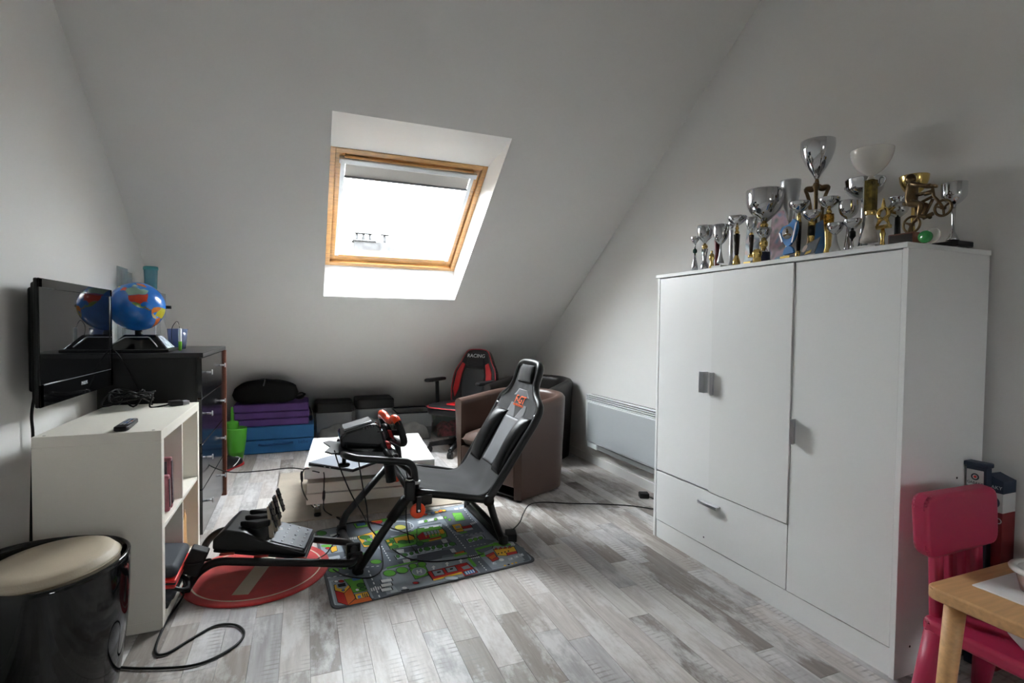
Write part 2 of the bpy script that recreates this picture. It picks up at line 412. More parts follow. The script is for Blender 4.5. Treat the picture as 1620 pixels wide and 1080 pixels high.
# ---- skylight window
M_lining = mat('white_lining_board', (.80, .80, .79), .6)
ux = Vector((1, 0, 0)); dn = (OUT[2]-OUT[1]).normalized(); n_ = ux.cross(dn); 
if n_.z < 0: n_ = -n_
WL = (OUT[2]-OUT[1]).length; WW = FR_R-FR_L; WO = OUT[0]
def wp(a, d, h): return WO+ux*a+dn*d+n_*h         # a across, d down the slope, h outward
win = struct('window_1', 'pine framed roof window with a white sky behind', (0, 0, 0)); win.location = WO
def wbox(b, a0, a1, d0, d1, h0, h1, bev=0):
    b.prism([wp(a0, d0, h0), wp(a1, d0, h0), wp(a1, d1, h0), wp(a0, d1, h0)], n_*(h1-h0), bev)
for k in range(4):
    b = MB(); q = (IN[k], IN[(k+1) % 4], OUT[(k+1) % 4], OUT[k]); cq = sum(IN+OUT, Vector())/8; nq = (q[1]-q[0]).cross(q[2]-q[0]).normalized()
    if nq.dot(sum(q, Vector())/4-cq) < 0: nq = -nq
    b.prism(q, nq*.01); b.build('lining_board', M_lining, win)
b = MB(); f = .036
wbox(b, 0, f, 0, WL, -.005, .09, .003); wbox(b, WW-f, WW, 0, WL, -.005, .09, .003); wbox(b, f, WW-f, 0, f, -.005, .09, .003); wbox(b, f, WW-f, WL-f, WL, -.005, .09, .003)
b.build('window_frame', M_pine, win)
M_alu = mat('grey_white_aluminium', (.66, .68, .70), .4, .2)
sash = None
b = MB(); g0 = .036; g1 = .085
wbox(b, g0, g1, g0, WL-g0, .02, .08, .003); wbox(b, WW-g1, WW-g0, g0, WL-g0, .02, .08, .003); wbox(b, g1, WW-g1, g0, g1, .02, .08, .003); wbox(b, g1, WW-g1, WL-.10, WL-g0, .02, .08, .003)
sash = b.build('sash', M_pine, win)
b = MB(); wbox(b, .07, .098, .09, WL-.1, .008, .03, .002); b.build('blind_side_rail', M_alu, sash)
b = MB(); wbox(b, WW-.098, WW-.07, .09, WL-.1, .008, .03, .002); b.build('blind_side_rail', M_alu, sash)
b = MB(); wbox(b, .08, WW-.08, .08, WL-.095, .05, .056); b.build('pane', M_pane, sash)
b = MB(); b.tube([wp(.09, .062, .0), wp(WW-.09, .062, .0)], .009, 10)
for a in (.1, .38, .68, WW-.1): b.tube([wp(a, .062, 0), wp(a, .05, .03)], .007, 8)
b.build('ventilation_bar', M_pine, win)
blind = thing('roller_blind', 'white roller blind pulled a little way down the roof window', 'blind', tuple(wp(WW/2, .1, .01)))
b = MB(); wbox(b, .06, WW-.06, .075, .115, -.012, .03, .006); b.build('cassette', M_alu, blind)
b = MB(); wbox(b, .10, WW-.10, .115, .225, .015, .018); b.build('blind_fabric', mat('grey_blind_cloth', (.52, .50, .47), .8), blind)
b = MB(); wbox(b, .095, WW-.095, .225, .24, .008, .026, .003); b.build('bottom_bar', mat('dark_grey_bar', (.20, .21, .22), .5), blind)

# ---- chimney of the house opposite, seen low in the window
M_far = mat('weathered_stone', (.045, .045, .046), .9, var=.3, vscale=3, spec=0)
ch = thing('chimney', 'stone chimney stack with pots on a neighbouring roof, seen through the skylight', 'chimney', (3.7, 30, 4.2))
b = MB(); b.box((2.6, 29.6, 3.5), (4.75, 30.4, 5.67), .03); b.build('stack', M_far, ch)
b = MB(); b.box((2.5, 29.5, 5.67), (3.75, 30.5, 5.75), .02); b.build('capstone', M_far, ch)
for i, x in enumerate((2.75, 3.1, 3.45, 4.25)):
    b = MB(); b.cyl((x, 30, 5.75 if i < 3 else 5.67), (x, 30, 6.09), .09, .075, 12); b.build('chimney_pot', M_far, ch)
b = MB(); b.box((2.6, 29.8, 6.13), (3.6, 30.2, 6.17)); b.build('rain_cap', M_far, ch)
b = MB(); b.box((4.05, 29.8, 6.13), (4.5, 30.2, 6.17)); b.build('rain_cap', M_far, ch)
hs = MB(); hs.prism([(-14, 28, -6), (-14, 34, -6), (-14, 34, 1.0), (-14, 31, 4.0), (-14, 28, 1.0)], (36, 0, 0)); tag(hs.build('house', mat('slate_roof', (.05, .052, .056), .8, var=.2, vscale=3)), 'slate roofed neighbouring house carrying the chimney', 'house')
# ================================================================== WARDROBE
WX, WY0, WY1, WH, WB = 1.8522, 1.1211, 2.43, 1.4737, 2.308
wd = thing('wardrobe', 'white wardrobe with three doors, a drawer and trophies on top', 'wardrobe', (2.08, 1.78, 0))
M_edge = M_white
b = MB(); b.box((WX+.0, WY0, 0), (WB, WY0+.018, WH-.018), .001); b.build('side_panel', M_white, wd)
b = MB(); b.box((WX, WY1-.018, 0), (WB, WY1, WH-.018), .001); b.build('side_panel', M_white, wd)
b = MB(); b.box((WX-.012, WY0-.004, WH-.018), (WB, WY1+.006, WH), .002); b.build('top_panel', M_white, wd)
b = MB(); b.box((WB-.006, WY0+.018, .02), (WB-.002, WY1-.018, WH-.02)); b.build('back_panel', M_white, wd)
b = MB(); b.box((WX+.006, WY0+.018, 0), (WX+.024, WY1-.018, .098)); b.build('plinth', M_white, wd)
b = MB(); b.box((WX+.03, 1.541, .098), (WB-.01, 1.557, WH-.02)); b.build('partition', M_white, wd)
b = MB(); b.box((WX+.03, 1.557, .384), (WB-.01, WY1-.018, .40)); b.build('shelf', M_white, wd)
def wdoor(y0, y1, z0, z1, m, dx=0, rot=0):
    b = MB(); R = Matrix.Rotation(rot, 3, 'X')
    b.box((WX+.002-dx, y0+.0015, z0+.0015), (WX+.020-dx, y1-.0015, z1-.0015), .0012, 1, rot=R, piv=(WX, y1, z1)); return b.build('door', m, wd)
def grip(par, y, z, length, vertical=True, s=1, w=.03):
    """folded aluminium strip pull"""
    b = MB()
    if vertical:
        b.box((WX-.026, y-.002, z-length/2), (WX+.001, y+.0015, z+length/2), .0008, 1)
        b.box((WX-.028, y-.002 if s > 0 else y-w, z-length/2), (WX-.0245, y+w if s > 0 else y+.002, z+length/2), .0008, 1)
    else:
        b.box((WX-.026, y-length/2, z-.002), (WX+.001, y+length/2, z+.0015), .0008, 1)
        b.box((WX-.028, y-length/2, z-.014), (WX-.0245, y+length/2, z+.0015), .0008, 1)
    b.build('handle', M_silver, par, 'brushed metal pull')
d1 = wdoor(2.002, 2.412, .382, WH-.02, M_white); grip(d1, 2.026, .915, .105, s=1)
d2 = wdoor(1.5505, 2.002, .378, WH-.02, M_whitegrey, .006, math.radians(-.0)); grip(d2, 1.980, .912, .11, s=-1, w=.014)
d3 = wdoor(1.139, 1.551, .100, WH-.02, M_whitegrey); grip(d3, 1.528, .768, .10, s=-1, w=.016)
dr = wdoor(1.552, 2.412, .100, .376, M_white); dr.name = 'drawer'; grip(dr, 1.985, .325, .125, False)
M_hole = mat('black_hole', (.01, .01, .01), .9)
for (x, z) in ((2.16, .66), (1.93, .10)):
    b = MB(); b.cyl((x, WY0-.0008, z), (x, WY0+.002, z), .004, n=10); b.build('screw_hole', M_hole, wd)
b = MB(); b.cyl((WX+.0045, 2.03, .14), (WX+.0012, 2.03, .14), .004, n=10)
b.build('screw_hole', M_hole, dr)

# ================================================================== RADIATOR on the right wall
M_rad = mat('light_grey_steel', (.40, .42, .43), .45, bump=.25, bscale=900)
M_radw = mat('white_enamel', (.66, .68, .68), .4)
rd = thing('radiator', 'white wall convector heater with a slotted top, beside the wardrobe', 'radiator', (2.28, 3.2, .15))
ry0, ry1, rz0, rz1 = 2.50, 3.90, .205, .605
b = MB(); b.box((2.25, ry0, rz0), (2.31, ry1, rz1-.055), .004); b.build('casing', M_radw, rd)
b = MB(); b.box((2.245, ry0+.02, rz0+.01), (2.252, ry1-.035, rz1-.065), .002, 1); b.build('front_grille', M_rad, rd, 'fine perforated front panel')
b = MB(); b.box((2.272, ry0, rz1-.055), (2.31, ry1, rz1), .004); b.build('back_plate', M_hole, rd)
for k in range(4):
    z = rz1-.052+k*.0155; b = MB(); b.box((2.25, ry0, z), (2.285, ry1, z+.0075), .001, 1); b.build('slat', M_radw, rd)
for y in (ry0, ry1-.012):
    b = MB(); b.box((2.25, y, rz1-.055), (2.312, y+.012, rz1), .002, 1); b.build('end_cap', M_radw, rd)
for y in (2.62, 3.72):
    b = MB(); b.box((2.285, y, .17), (2.3295, y+.05, .5)); b.build('wall_bracket', M_radw, rd)
b = MB(); b.box((2.262, ry0+.02, rz0-.045), (2.31, ry1-.17, rz0), .003); b.build('lower_duct', mat('shadow_grey_steel', (.22, .22, .215), .6), rd)  # duct in a darker grey than the casing
b = MB(); b.box((2.255, ry1-.17, rz0-.05), (2.31, ry1-.02, rz0), .006); b.build('control_box', M_radw, rd)

# ================================================================== CUBE SHELF
sx, sy, K = -.5, 2.3238, .77
sh = thing('cube_shelf', 'white open cube shelf with four compartments under the television', 'shelf', (sx-.195, sy+K/2, 0))
SX0 = sx-.39
b = MB(); b.box((SX0, sy, K-.04), (sx, sy+K, K), .0012, 1); b.build('top_board', M_shelf, sh)
b = MB(); b.box((SX0, sy, 0), (sx, sy+K, .04), .0012, 1); b.build('bottom_board', M_shelf, sh)
b = MB(); b.box((SX0, sy, .04), (sx, sy+.04, K-.04), .0012, 1); b.build('side_board', M_shelf, sh)
b = MB(); b.box((SX0, sy+K-.04, .04), (sx, sy+K, K-.04), .0012, 1); b.build('side_board', M_shelf, sh)
b = MB(); b.box((SX0, sy+K/2-.008, .04), (sx-.003, sy+K/2+.008, K-.04), .001, 1); b.build('divider', M_shelf, sh)
b = MB(); b.box((SX0, sy+.04, K/2-.008), (sx-.003, sy+K/2-.008, K/2+.008), .001, 1); b.build('inner_shelf', M_shelf, sh)
b = MB(); b.box((SX0, sy+K/2+.008, K/2-.008), (sx-.003, sy+K-.04, K/2+.008), .001, 1); b.build('inner_shelf', M_shelf, sh)
for (x, y) in ((sx-.03, sy+.02), (SX0+.03, sy+.02), (sx-.03, sy+K-.02)):
    b = MB(); b.cyl((x, y, K-.001), (x, y, K+.0012), .005, n=10); b.build('screw_cap', mat('grey_cap', (.4, .39, .36), .6), sh)
SZ = K/2+.008      # inner shelf surface
# card cases in the upper near compartment
M_pinkcase = mat('translucent_pink_case', srgb(150, 85, 95), .3, var=.3, vscale=30); M_art = mat('printed_card_art', (.07, .045, .06), .4, var=.95, vscale=70)
def case(y, h, lean, label, x=-.62, m=M_pinkcase):
    t_ = thing('card_case', label, 'case', (x, y, SZ), group='toy cases on the shelf')
    R = Matrix.Rotation(lean, 3, 'X')
    b = MB(); b.box((x-.09, y, SZ+.001), (x+.105, y+.028, SZ+h), .006, 2, rot=R, piv=(x, y, SZ)); b.build('case_body', m, t_)
    b = MB(); b.box((x+.1, y+.003, SZ+.02), (x+.107, y+.025, SZ+h-.015), .001, 1, rot=R, piv=(x, y, SZ)); b.build('printed_insert', M_art, t_)
    b = MB(); b.box((x-.08, y-.0015, SZ+.02), (x+.09, y+.004, SZ+h-.015), .001, 1, rot=R, piv=(x, y, SZ)); b.build('printed_front', M_art, t_)
case(sy+.24, .22, math.radians(4), 'taller pink edged card case leaning on the shelf divider')
case(sy+.195, .155, math.radians(5), 'shorter pink plastic card case in front of the taller one')
# small wire stand in the far upper compartment
b = MB(); yq = sy+K/2+.10
b.tube(smoothpath([(-.535, yq-.03, SZ+.004), (-.53, yq, SZ+.07), (-.535, yq+.035, SZ+.03), (-.53, yq+.015, SZ+.004), (-.53, yq-.02, SZ+.05), (-.535, yq-.03, SZ+.075)], 8), .0035, 6)
tag(b.build('glasses_frame', M_black), 'small black wire frame in the upper shelf compartment', 'frame')
# kraft paper bag in the far lower compartment
M_kraft = mat('kraft_paper', srgb(205, 160, 105), .85, bump=.4, bscale=30, var=.1, vscale=20, bdist=.004)
bx0, bx1, by0, by1, bz = -.80, -.515, sy+K/2+.03, sy+K/2+.16, .041
def bagside(b, pts): b.poly(pts)
bag = thing('paper_bag', 'brown kraft paper bag standing in the lower shelf compartment', 'bag', ((bx0+bx1)/2, (by0+by1)/2, bz))
def bagf(i, j):
    a = 2*math.pi*i; c, s = math.cos(a), math.sin(a); k = max(abs(c), abs(s)); z = bz+.24*j+(.022*math.sin(5*a) if j > .95 else 0)
    jit = mnoise.noise(Vector((c*2, s*2, j*4)))*.008*j
    x_ = (bx0+bx1)/2+c/k*((bx1-bx0)/2)+jit; y_ = (by0+by1)/2+s/k*((by1-by0)/2)*(1-.25*j)+jit
    return Vector((x_, y_, z))
b = MB(); b.grid(bagf, 32, 8, .002, closed_u=True); b.poly([(bx0, by0, bz+.001), (bx1, by0, bz+.001), (bx1, by1, bz+.001), (bx0, by1, bz+.001)]); b.build('bag_body', M_kraft, bag)
b = MB(); b.prism([(bx1-.02, by0+.02, bz+.15), (bx1-.02, by0+.05, bz+.26), (bx1-.02, by0+.09, bz+.27), (bx1-.02, by0+.1, bz+.15)], (.004, 0, 0)); b.build('folded_flap', M_kraft, bag)
# red and black carry case in the near lower compartment
cc = thing('carry_case', 'black and red zipped carry case poking out of the bottom shelf compartment', 'case', (-.57, sy+.2, .041))
M_navy = mat('dark_navy_nylon', (.02, .024, .032), .7, bump=.3, bscale=300)
def lens(b, z0, z1, inset, m):
    b.box((-.80, sy+.07+inset, z0), (-.455, sy+.35-inset, z1), .03, 4)
R = Matrix.Rotation(math.radians(24), 3, 'Y')
for nm, z0, z1, ins, m in (('lower_shell', .07, .135, .004, M_navy), ('red_band', .135, .15, 0, M_red), ('zip_band', .15, .158, .003, M_navy), ('red_band', .158, .172, 0, M_red), ('upper_shell', .172, .225, .004, M_navy)):
    b = MB(); bv = min(.028, (z1-z0)*.45); b.box((-.74, sy+.07+ins, z0), (-.475, sy+.34-ins, z1), bv, 3, rot=Matrix.Rotation(math.radians(7), 3, 'Y'), piv=(-.6, sy+.2, .12)); b.build(nm, m, cc)
b = MB(); b.tube(smoothpath([(-.49, sy+.09, .12), (-.455, sy+.10, .10), (-.442, sy+.14, .088), (-.455, sy+.19, .10), (-.49, sy+.21, .12)], 6), .009, 8); b.build('carry_handle', M_black, cc)
b = MB(); b.box((-.76, sy+.08, .0405), (-.50, sy+.33, .072), .005); b.build('case_foot', M_black, cc)

# ================================================================== TELEVISION on the left wall
tv = thing('television', 'black flat screen television mounted on the left wall', 'television', (-.91, 2.785, .863))
ty0, ty1, tz0, tz1, tx = 2.388, 3.168, .863, 1.337, -.885
b = MB(); 
fr = .034
b.box((tx-.018, ty0, tz0), (tx-.004, ty1, tz1), .005, 2); b.build('front_casing', M_black, tv)
M_screen = mat('dark_glossy_screen', (.004, .004, .0045), .03, spec=.4)
b = MB(); b.box((tx-.006, ty0+.028, tz0+.085), (tx-.003, ty1-.028, tz1-.035)); b.build('screen', M_screen, tv, 'glossy dark screen')
b = MB()
for lo, hi in (((ty0, tz0), (ty0+.028, tz1)), ((ty1-.028, tz0), (ty1, tz1)), ((ty0, tz1-.035), (ty1, tz1)), ((ty0, tz0), (ty1, tz0+.085))):
    b.box((tx-.006, lo[0], lo[1]), (tx, hi[0], hi[1]), .002, 1)
b.build('bezel', M_gloss, tv)
b = MB(); b.box((tx-.004, ty0+.03, tz0+.08), (tx+.001, ty1-.03, tz0+.083)); b.build('trim_line', mat('dark_grey_trim', (.12, .12, .13), .3), tv)
b = MB(); b.box((tx-.042, ty0+.04, tz0+.012), (tx-.016, ty1-.06, tz1-.012), .010, 3); b.build('rear_housing', M_blackmatte, tv)
b = MB(); b.box((tx-.068, ty0+.085, tz0+.05), (tx-.040, ty1-.10, tz1-.03), .010, 3); b.build('rear_housing', M_blackmatte, tv)
b = MB(); b.box((XL, 2.76, 1.02), (tx-.064, 2.90, 1.2), .004); b.build('wall_bracket', M_metalblk, tv)
text_mesh('brand_lettering', 'PHILIPS', .021, frame3((tx+.0006, 2.80, tz0+.05), (0, 1, 0), (0, 0, 1)), mat('silver_print', (.6, .62, .65), .35), tv, .0004)
# cable down the wall from the television
b = MB(); b.tube(smoothpath([(-.94, 2.50, .92), PX(50, 655, x=-.955), PX(52, 690, x=-.955), PX(51, 760, x=-.955), (-.955, 2.48, .3), (-.955, 2.48, .02)], 8), .0055, 6)
tag(b.build('power_cable', M_cable), 'black cable hanging down the wall below the television', 'cable')
# remote control
rm = thing('remote_control', 'black television remote lying on the white shelf', 'remote', (-.66, 2.42, K))
RC = Vector((-.640, 2.452, K)); ang = math.radians(3); Rz = Matrix.Rotation(ang, 3, 'Z')
b = MB(); t_ = [(-.024, -.095), (-.019, -.108), (0, -.112), (.019, -.108), (.024, -.095), (.022, .0), (.019, .085), (.014, .092), (-.014, .092), (-.019, .085), (-.022, 0)]
b.prism([RC+Rz@Vector((x, y, .001)) for x, y in t_], (0, 0, .017), .004, 2); b.build('remote_body', M_black, rm)
rr_ = random.Random(3)
for j in range(8):
    for i in range(3):
        b = MB(); p = RC+Rz@Vector(((i-1)*.0115, -.05+j*.0165, .0178)); b.box(p-Vector((.0035, .004, .001)), p+Vector((.0035, .004, .0018)), .0012, 1)
        b.build('button', [mat('grey_button', (.32, .34, .37), .5), mat('blue_button', (.08, .16, .4), .5), mat('orange_button', (.6, .2, .06), .5)][0 if rr_.random() < .8 else (1 if rr_.random() < .5 else 2)], rm)
# tangled cable with transformer on the shelf
tc = thing('tangled_cable', 'tangle of black cable with a small plug at the rear of the white shelf', 'cable', (-.75, 3.0, K))
r_ = random.Random(5); pts = []
for k in range(34):
    a = k*1.9+r_.uniform(-.4, .4); rad = r_.uniform(.04, .115)
    pts.append(Vector((-.765+math.cos(a)*rad*.95, 2.965+math.sin(a)*rad*.85, K+.006+abs(math.sin(k*1.3))*.075+r_.uniform(0, .008))))
pts += [Vector((-.68, 2.95, K+.006)), Vector((-.63, 2.965, K+.006)), Vector((-.60, 2.985, K+.012))]
b = MB(); b.tube(smoothpath(pts, 6), .0042, 6); b.build('cable_loop', M_cable, tc)
b = MB(); b.box((-.61, 2.965, K+.001), (-.555, 3.015, K+.026), .005, rot=Matrix.Rotation(.5, 3, 'Z')); b.build('plug_body', M_black, tc)
b = MB(); b.box((-.572, 2.985, K+.004), (-.53, 3.025, K+.022), .003, rot=Matrix.Rotation(.5, 3, 'Z')); b.build('plug_tip', mat('grey_plug', (.25, .25, .26), .35), tc)

# ================================================================== DRESSER
dx0, dx1, dy0, dy1, dh = -.955, -.50, 3.18, 4.04, 1.02
dr_ = thing('dresser', 'glossy black chest of drawers with a brown side board behind the shelf', 'dresser', ((dx0+dx1)/2, (dy0+dy1)/2, 0))
M_dgloss = mat('dark_lacquer', (.006, .006, .007), .14, spec=.5)
M_dark = mat('black_stained_board', (.006, .006, .0065), .4, spec=.3)
M_mahog = mat('red_brown_wood', srgb(105, 52, 30), .4, var=.3, vscale=10, stretch=(3, 3, .6))
M_dtop = mat('dark_grey_top', (.02, .02, .021), .3, spec=.4)
b = MB(); b.box((dx0, dy0, 0), (dx1-.022, dy0+.022, dh-.025)); b.build('side_panel', M_dark, dr_)
b = MB(); b.box((dx0, dy1-.030, 0), (dx1+.013, dy1, dh-.025), .002, 1); b.build('side_panel', M_mahog, dr_)
b = MB(); b.box((dx0, dy0-.006, dh-.025), (dx1+.008, dy1+.012, dh), .003, 2); b.build('top_board', M_dtop, dr_)
b = MB(); b.box((dx0, dy0+.022, .0), (dx0+.008, dy1-.030, dh-.025)); b.build('back_board', M_dark, dr_)
b = MB(); b.box((dx0+.01, dy0+.022, .02), (dx1-.03, dy1-.030, .06)); b.build('plinth', M_dark, dr_)
zs = [.04, .285, .53, .775, dh-.027]
for i in range(4):
    z0, z1 = zs[i]+.0025, zs[i+1]-.0025
    b = MB(); b.box((dx1-.022, dy0+.003, z0), (dx1, dy1-.033, z1), .0015, 1); d = b.build('drawer', M_dgloss, dr_)
    for y in (dy0+.15, dy1-.19):
        zc = (z0+z1)/2+.02; b = MB(); b.cyl((dx1, y, zc), (dx1+.024, y, zc), .006, .006, 10)
        b.box((dx1+.024, y-.007, zc-.014), (dx1+.031, y+.007, zc+.014), .002, 1); b.build('knob', M_silver, d)
# ---- globe
gl = thing('globe', 'blue illuminated style world globe on a black base, on the dresser', 'globe', (-.80, 3.34, dh))
GC = Vector((-.824, 3.345, 1.262)); GR = .130
M_sea = mat('globe_ocean_blue', srgb(28, 112, 200), .18, var=.18, vscale=14, coat=.5)
b = MB(); b.ball(GC, GR, 48); ball = b.build('sphere', M_sea, gl)
fw = (CAM-GC).normalized(); fw = (fw+Vector((.0, 0, .10))).normalized()
upv = Vector((-.16, 0, 1)); rt = upv.cross(fw).normalized(); upv = fw.cross(rt)
LON0, LAT0 = -104, 27
def gpt(lon, lat, r):
    lo, la, l0 = math.radians(lon-LON0), math.radians(lat), math.radians(LAT0)
    x = math.cos(la)*math.sin(lo); y = math.cos(l0)*math.sin(la)-math.sin(l0)*math.cos(la)*math.cos(lo); z = math.sin(l0)*math.sin(la)+math.cos(l0)*math.cos(la)*math.cos(lo)
    return GC+(rt*x+upv*y+fw*z)*r
def land(name, pts, col, lift=1.004):
    t = bmesh.new(); f = t.faces.new([t.verts.new((x, y, 0)) for x, y in pts]); bmesh.ops.triangulate(t, faces=[f])
    bmesh.ops.subdivide_edges(t, edges=t.edges[:], cuts=4, use_grid_fill=True)
    b = MB()
    for v in t.verts: v.co = gpt(v.co.x, v.co.y, GR*lift)
    b.merge(t, True); b.build('landmass', mat('globe_'+name, col, .25, coat=.4, var=.1, vscale=40), ball)
land('usa', [(-124, 48), (-95, 49), (-83, 46), (-75, 45), (-67, 47), (-71, 41), (-76, 36), (-81, 31), (-80, 26), (-83, 29), (-90, 30), (-97, 26), (-102, 29), (-107, 32), (-117, 33), (-122, 38)], srgb(200, 62, 35))
land('canada', [(-124, 49.5), (-95, 50), (-83, 47), (-75, 46), (-66, 48), (-56, 52), (-64, 60), (-78, 62), (-80, 54), (-93, 58), (-85, 68), (-95, 72), (-120, 72), (-139, 69), (-139, 60), (-130, 55)], srgb(140, 175, 160))
land('arctic_islands', [(-120, 74), (-90, 73), (-70, 72), (-62, 66), (-75, 78), (-85, 83), (-110, 79)], srgb(150, 180, 170))
land('alaska', [(-140, 60), (-140, 69), (-156, 71), (-166, 66), (-163, 58), (-150, 61)], srgb(196, 66, 40))
land('greenland', [(-45, 60), (-22, 70), (-18, 80), (-35, 84), (-60, 80), (-54, 68)], srgb(205, 110, 60))
land('mexico', [(-117, 32), (-107, 31), (-101, 29), (-97, 25.5), (-97, 20), (-91, 19), (-88, 21), (-88, 17), (-94, 16), (-105, 20)], srgb(110, 150, 60))
land('central_america', [(-92, 15), (-86, 15.5), (-83, 11), (-78, 9), (-82, 7.5), (-87, 12)], srgb(150, 130, 60))
land('colombia', [(-78, 8), (-72, 12), (-62, 10), (-52, 5), (-58, 2), (-66, 0), (-76, 0), (-80, -2)], srgb(205, 120, 40))
land('brazil', [(-51, 4.5), (-57, 1.5), (-66, -.5), (-73, -8), (-62, -16), (-54, -24), (-48, -26), (-38, -14), (-35, -6)], srgb(190, 180, 50))
land('peru', [(-80, -3), (-76, -.5), (-73, -9), (-69, -14), (-70, -18), (-77, -12)], srgb(170, 160, 90))
land('argentina', [(-70, -19), (-63, -17), (-55, -25), (-58, -36), (-68, -52), (-74, -48), (-71, -30)], srgb(200, 110, 50))
land('siberia', [(178, 66), (-172, 66), (-178, 70), (150, 72), (140, 60), (160, 60)], srgb(160, 165, 80))
b = MB(); b.cyl((-.815, 3.345, GC.z-GR-.04), (-.82, 3.345, GC.z-GR+.004), .02, .016, 16); b.build('stem', M_black, gl)
b = MB(); b.cyl((GC.x+.125, GC.y+.03, GC.z), (GC.x+.15, GC.y+.035, GC.z), .009, .009, 10); b.build('pivot_cap', M_black, gl)
def frust(b, c, h0, h1, w0, w1, d0, d1, bev=.006):
    q0 = [(c[0]-w0, c[1]-d0, h0), (c[0]+w0, c[1]-d0, h0), (c[0]+w0, c[1]+d0, h0), (c[0]-w0, c[1]+d0, h0)]
    q1 = [(c[0]-w1, c[1]-d1, h1), (c[0]+w1, c[1]-d1, h1), (c[0]+w1, c[1]+d1, h1), (c[0]-w1, c[1]+d1, h1)]
    t = bmesh.new(); A = [t.verts.new(p) for p in q0]; B = [t.verts.new(p) for p in q1]
    t.faces.new(A[::-1]); t.faces.new(B)
    for k in range(4): t.faces.new((A[k], A[(k+1) % 4], B[(k+1) % 4], B[k]))
    b._bev(t, bev, 2); b.merge(t, None)
b = MB(); frust(b, (-.80, 3.345), dh+.014, dh+.092, .135, .07, .12, .06); b.build('base', M_gloss, gl)
b = MB(); b.box((-.95, 3.215, dh+.001), (-.655, 3.475, dh+.018), .006); b.build('base_foot', M_black, gl)
b = MB(); fy = lambda z: 3.345-.12+(.06)*(z-dh-.014)/.078-.0015
pa = [(-.925, dh+.03), (-.862, dh+.08), (-.755, dh+.08), (-.71, dh+.03)]
b.tube(roundpath([(x, fy(z), z) for x, z in pa], .01), .0032, 6); b.build('silver_trim', M_silver, gl)
b = MB(); fx = lambda z: -.80+.135-.065*(z-dh-.014)/.078+.0015
b.poly([(fx(dh+.022), 3.26, dh+.022), (fx(dh+.022), 3.43, dh+.022), (fx(dh+.086), 3.395, dh+.086), (fx(dh+.086), 3.30, dh+.086)]); b.build('glossy_side_panel', mat('pale_printed_panel', (.6, .68, .72), .12, var=.5, vscale=40), gl)
b = MB(); b.tube(smoothpath([(-.68, 3.42, dh+.03), (-.69, 3.46, dh+.12), (-.665, 3.47, dh+.165), (-.648, 3.45, dh+.12)], 8), .002, 6); b.build('pen_lead', M_cable, gl)
# reading pen standing beside the globe
pn = thing('marker_pen', 'white and green pen standing beside the globe base', 'pen', (-.648, 3.45, dh))
b = MB(); b.lathe((-.648, 3.45, dh), [(0, .0), (.008, .0), (.009, .05), (.0088, .051)], 14); b.build('pen_grip', mat('lime_green_plastic', srgb(120, 200, 50), .4), pn)
b = MB(); b.lathe((-.648, 3.45, dh), [(.0088, .051), (.0085, .12), (.006, .126), (0, .127)], 14); b.build('pen_barrel', mat('white_plastic', (.8, .8, .78), .4), pn)
# tumbler with teal lid behind the globe
bt = thing('tumbler', 'clear blue tumbler with a teal lid standing behind the globe', 'tumbler', (-.885, 3.89, dh+.342))
TC = (-.885, 3.89, dh+.342)
b = MB(); b.lathe(TC, [(0, .0005), (.03, .0005), (.033, .02), (.037, .13), (.037, .145)], 20); b.build('tumbler_body', glass('blue_clear_plastic', srgb(120, 185, 200), .45, .08), bt)
b = MB(); b.lathe(TC, [(0, .142), (.0395, .142), (.0405, .146), (.0405, .158), (.037, .164), (0, .165)], 20); b.build('teal_lid', mat('teal_plastic', srgb(40, 135, 140), .4), bt)
b = MB(); b.lathe(TC, [(0, .003), (.028, .003), (.0315, .05), (0, .05)], 20); b.build('teal_filling', mat('dark_teal', srgb(50, 90, 95), .5), bt)
# clear tall box and a cup behind the globe
b = MB(); b.box((-.945, 3.82, dh+.0005), (-.82, 3.96, dh+.341), .004); tag(b.build('clear_box', M_clear), 'tall clear plastic box behind the globe with a tumbler on it', 'box')
cp = MB(); cp.lathe((-.70, 3.66, dh+.0005), [(0, 0), (.042, 0), (.055, .12), (.0535, .12), (.041, .003), (0, .003)], 20); tag(cp.build('plastic_cup', glass('bluish_clear_plastic', (.45, .52, .75), .3, .1)), 'transparent bluish plastic cup to the right behind the globe', 'cup')
wf = MB(); wf.box((-.955, 3.60, dh+.0005), (-.80, 3.612, dh+.20), .002, rot=Matrix.Rotation(math.radians(-6), 3, 'X'), piv=(-.9, 3.6, dh)); tag(wf.build('white_card', M_white), 'white card standing behind the globe stem', 'card')
b = MB(); b.box((-.962, 3.52, dh+.0005), (-.955, 3.70, dh+.47), .002); tag(b.build('clear_sheet', M_clear), 'taller clear plastic sheet propped on the wall behind the globe', 'sheet', 'clear sheets on the dresser')
b = MB(); b.box((-.950, 3.56, dh+.0005), (-.944, 3.74, dh+.45), .002); tag(b.build('clear_sheet', M_clear), 'shorter clear plastic sheet in front of the taller one behind the globe', 'sheet', 'clear sheets on the dresser')
# slack cable hanging from the dresser top down its near side
b = MB(); b.tube(smoothpath([PX(178, 552, y=3.165), PX(188, 562, y=3.16), PX(203, 585, y=3.16), PX(215, 608, y=3.16), PX(228, 630, y=3.15)], 8), .0035, 6)
tag(b.build('lamp_lead', M_cable), 'thin dark lead hanging down the side of the dresser', 'cable')
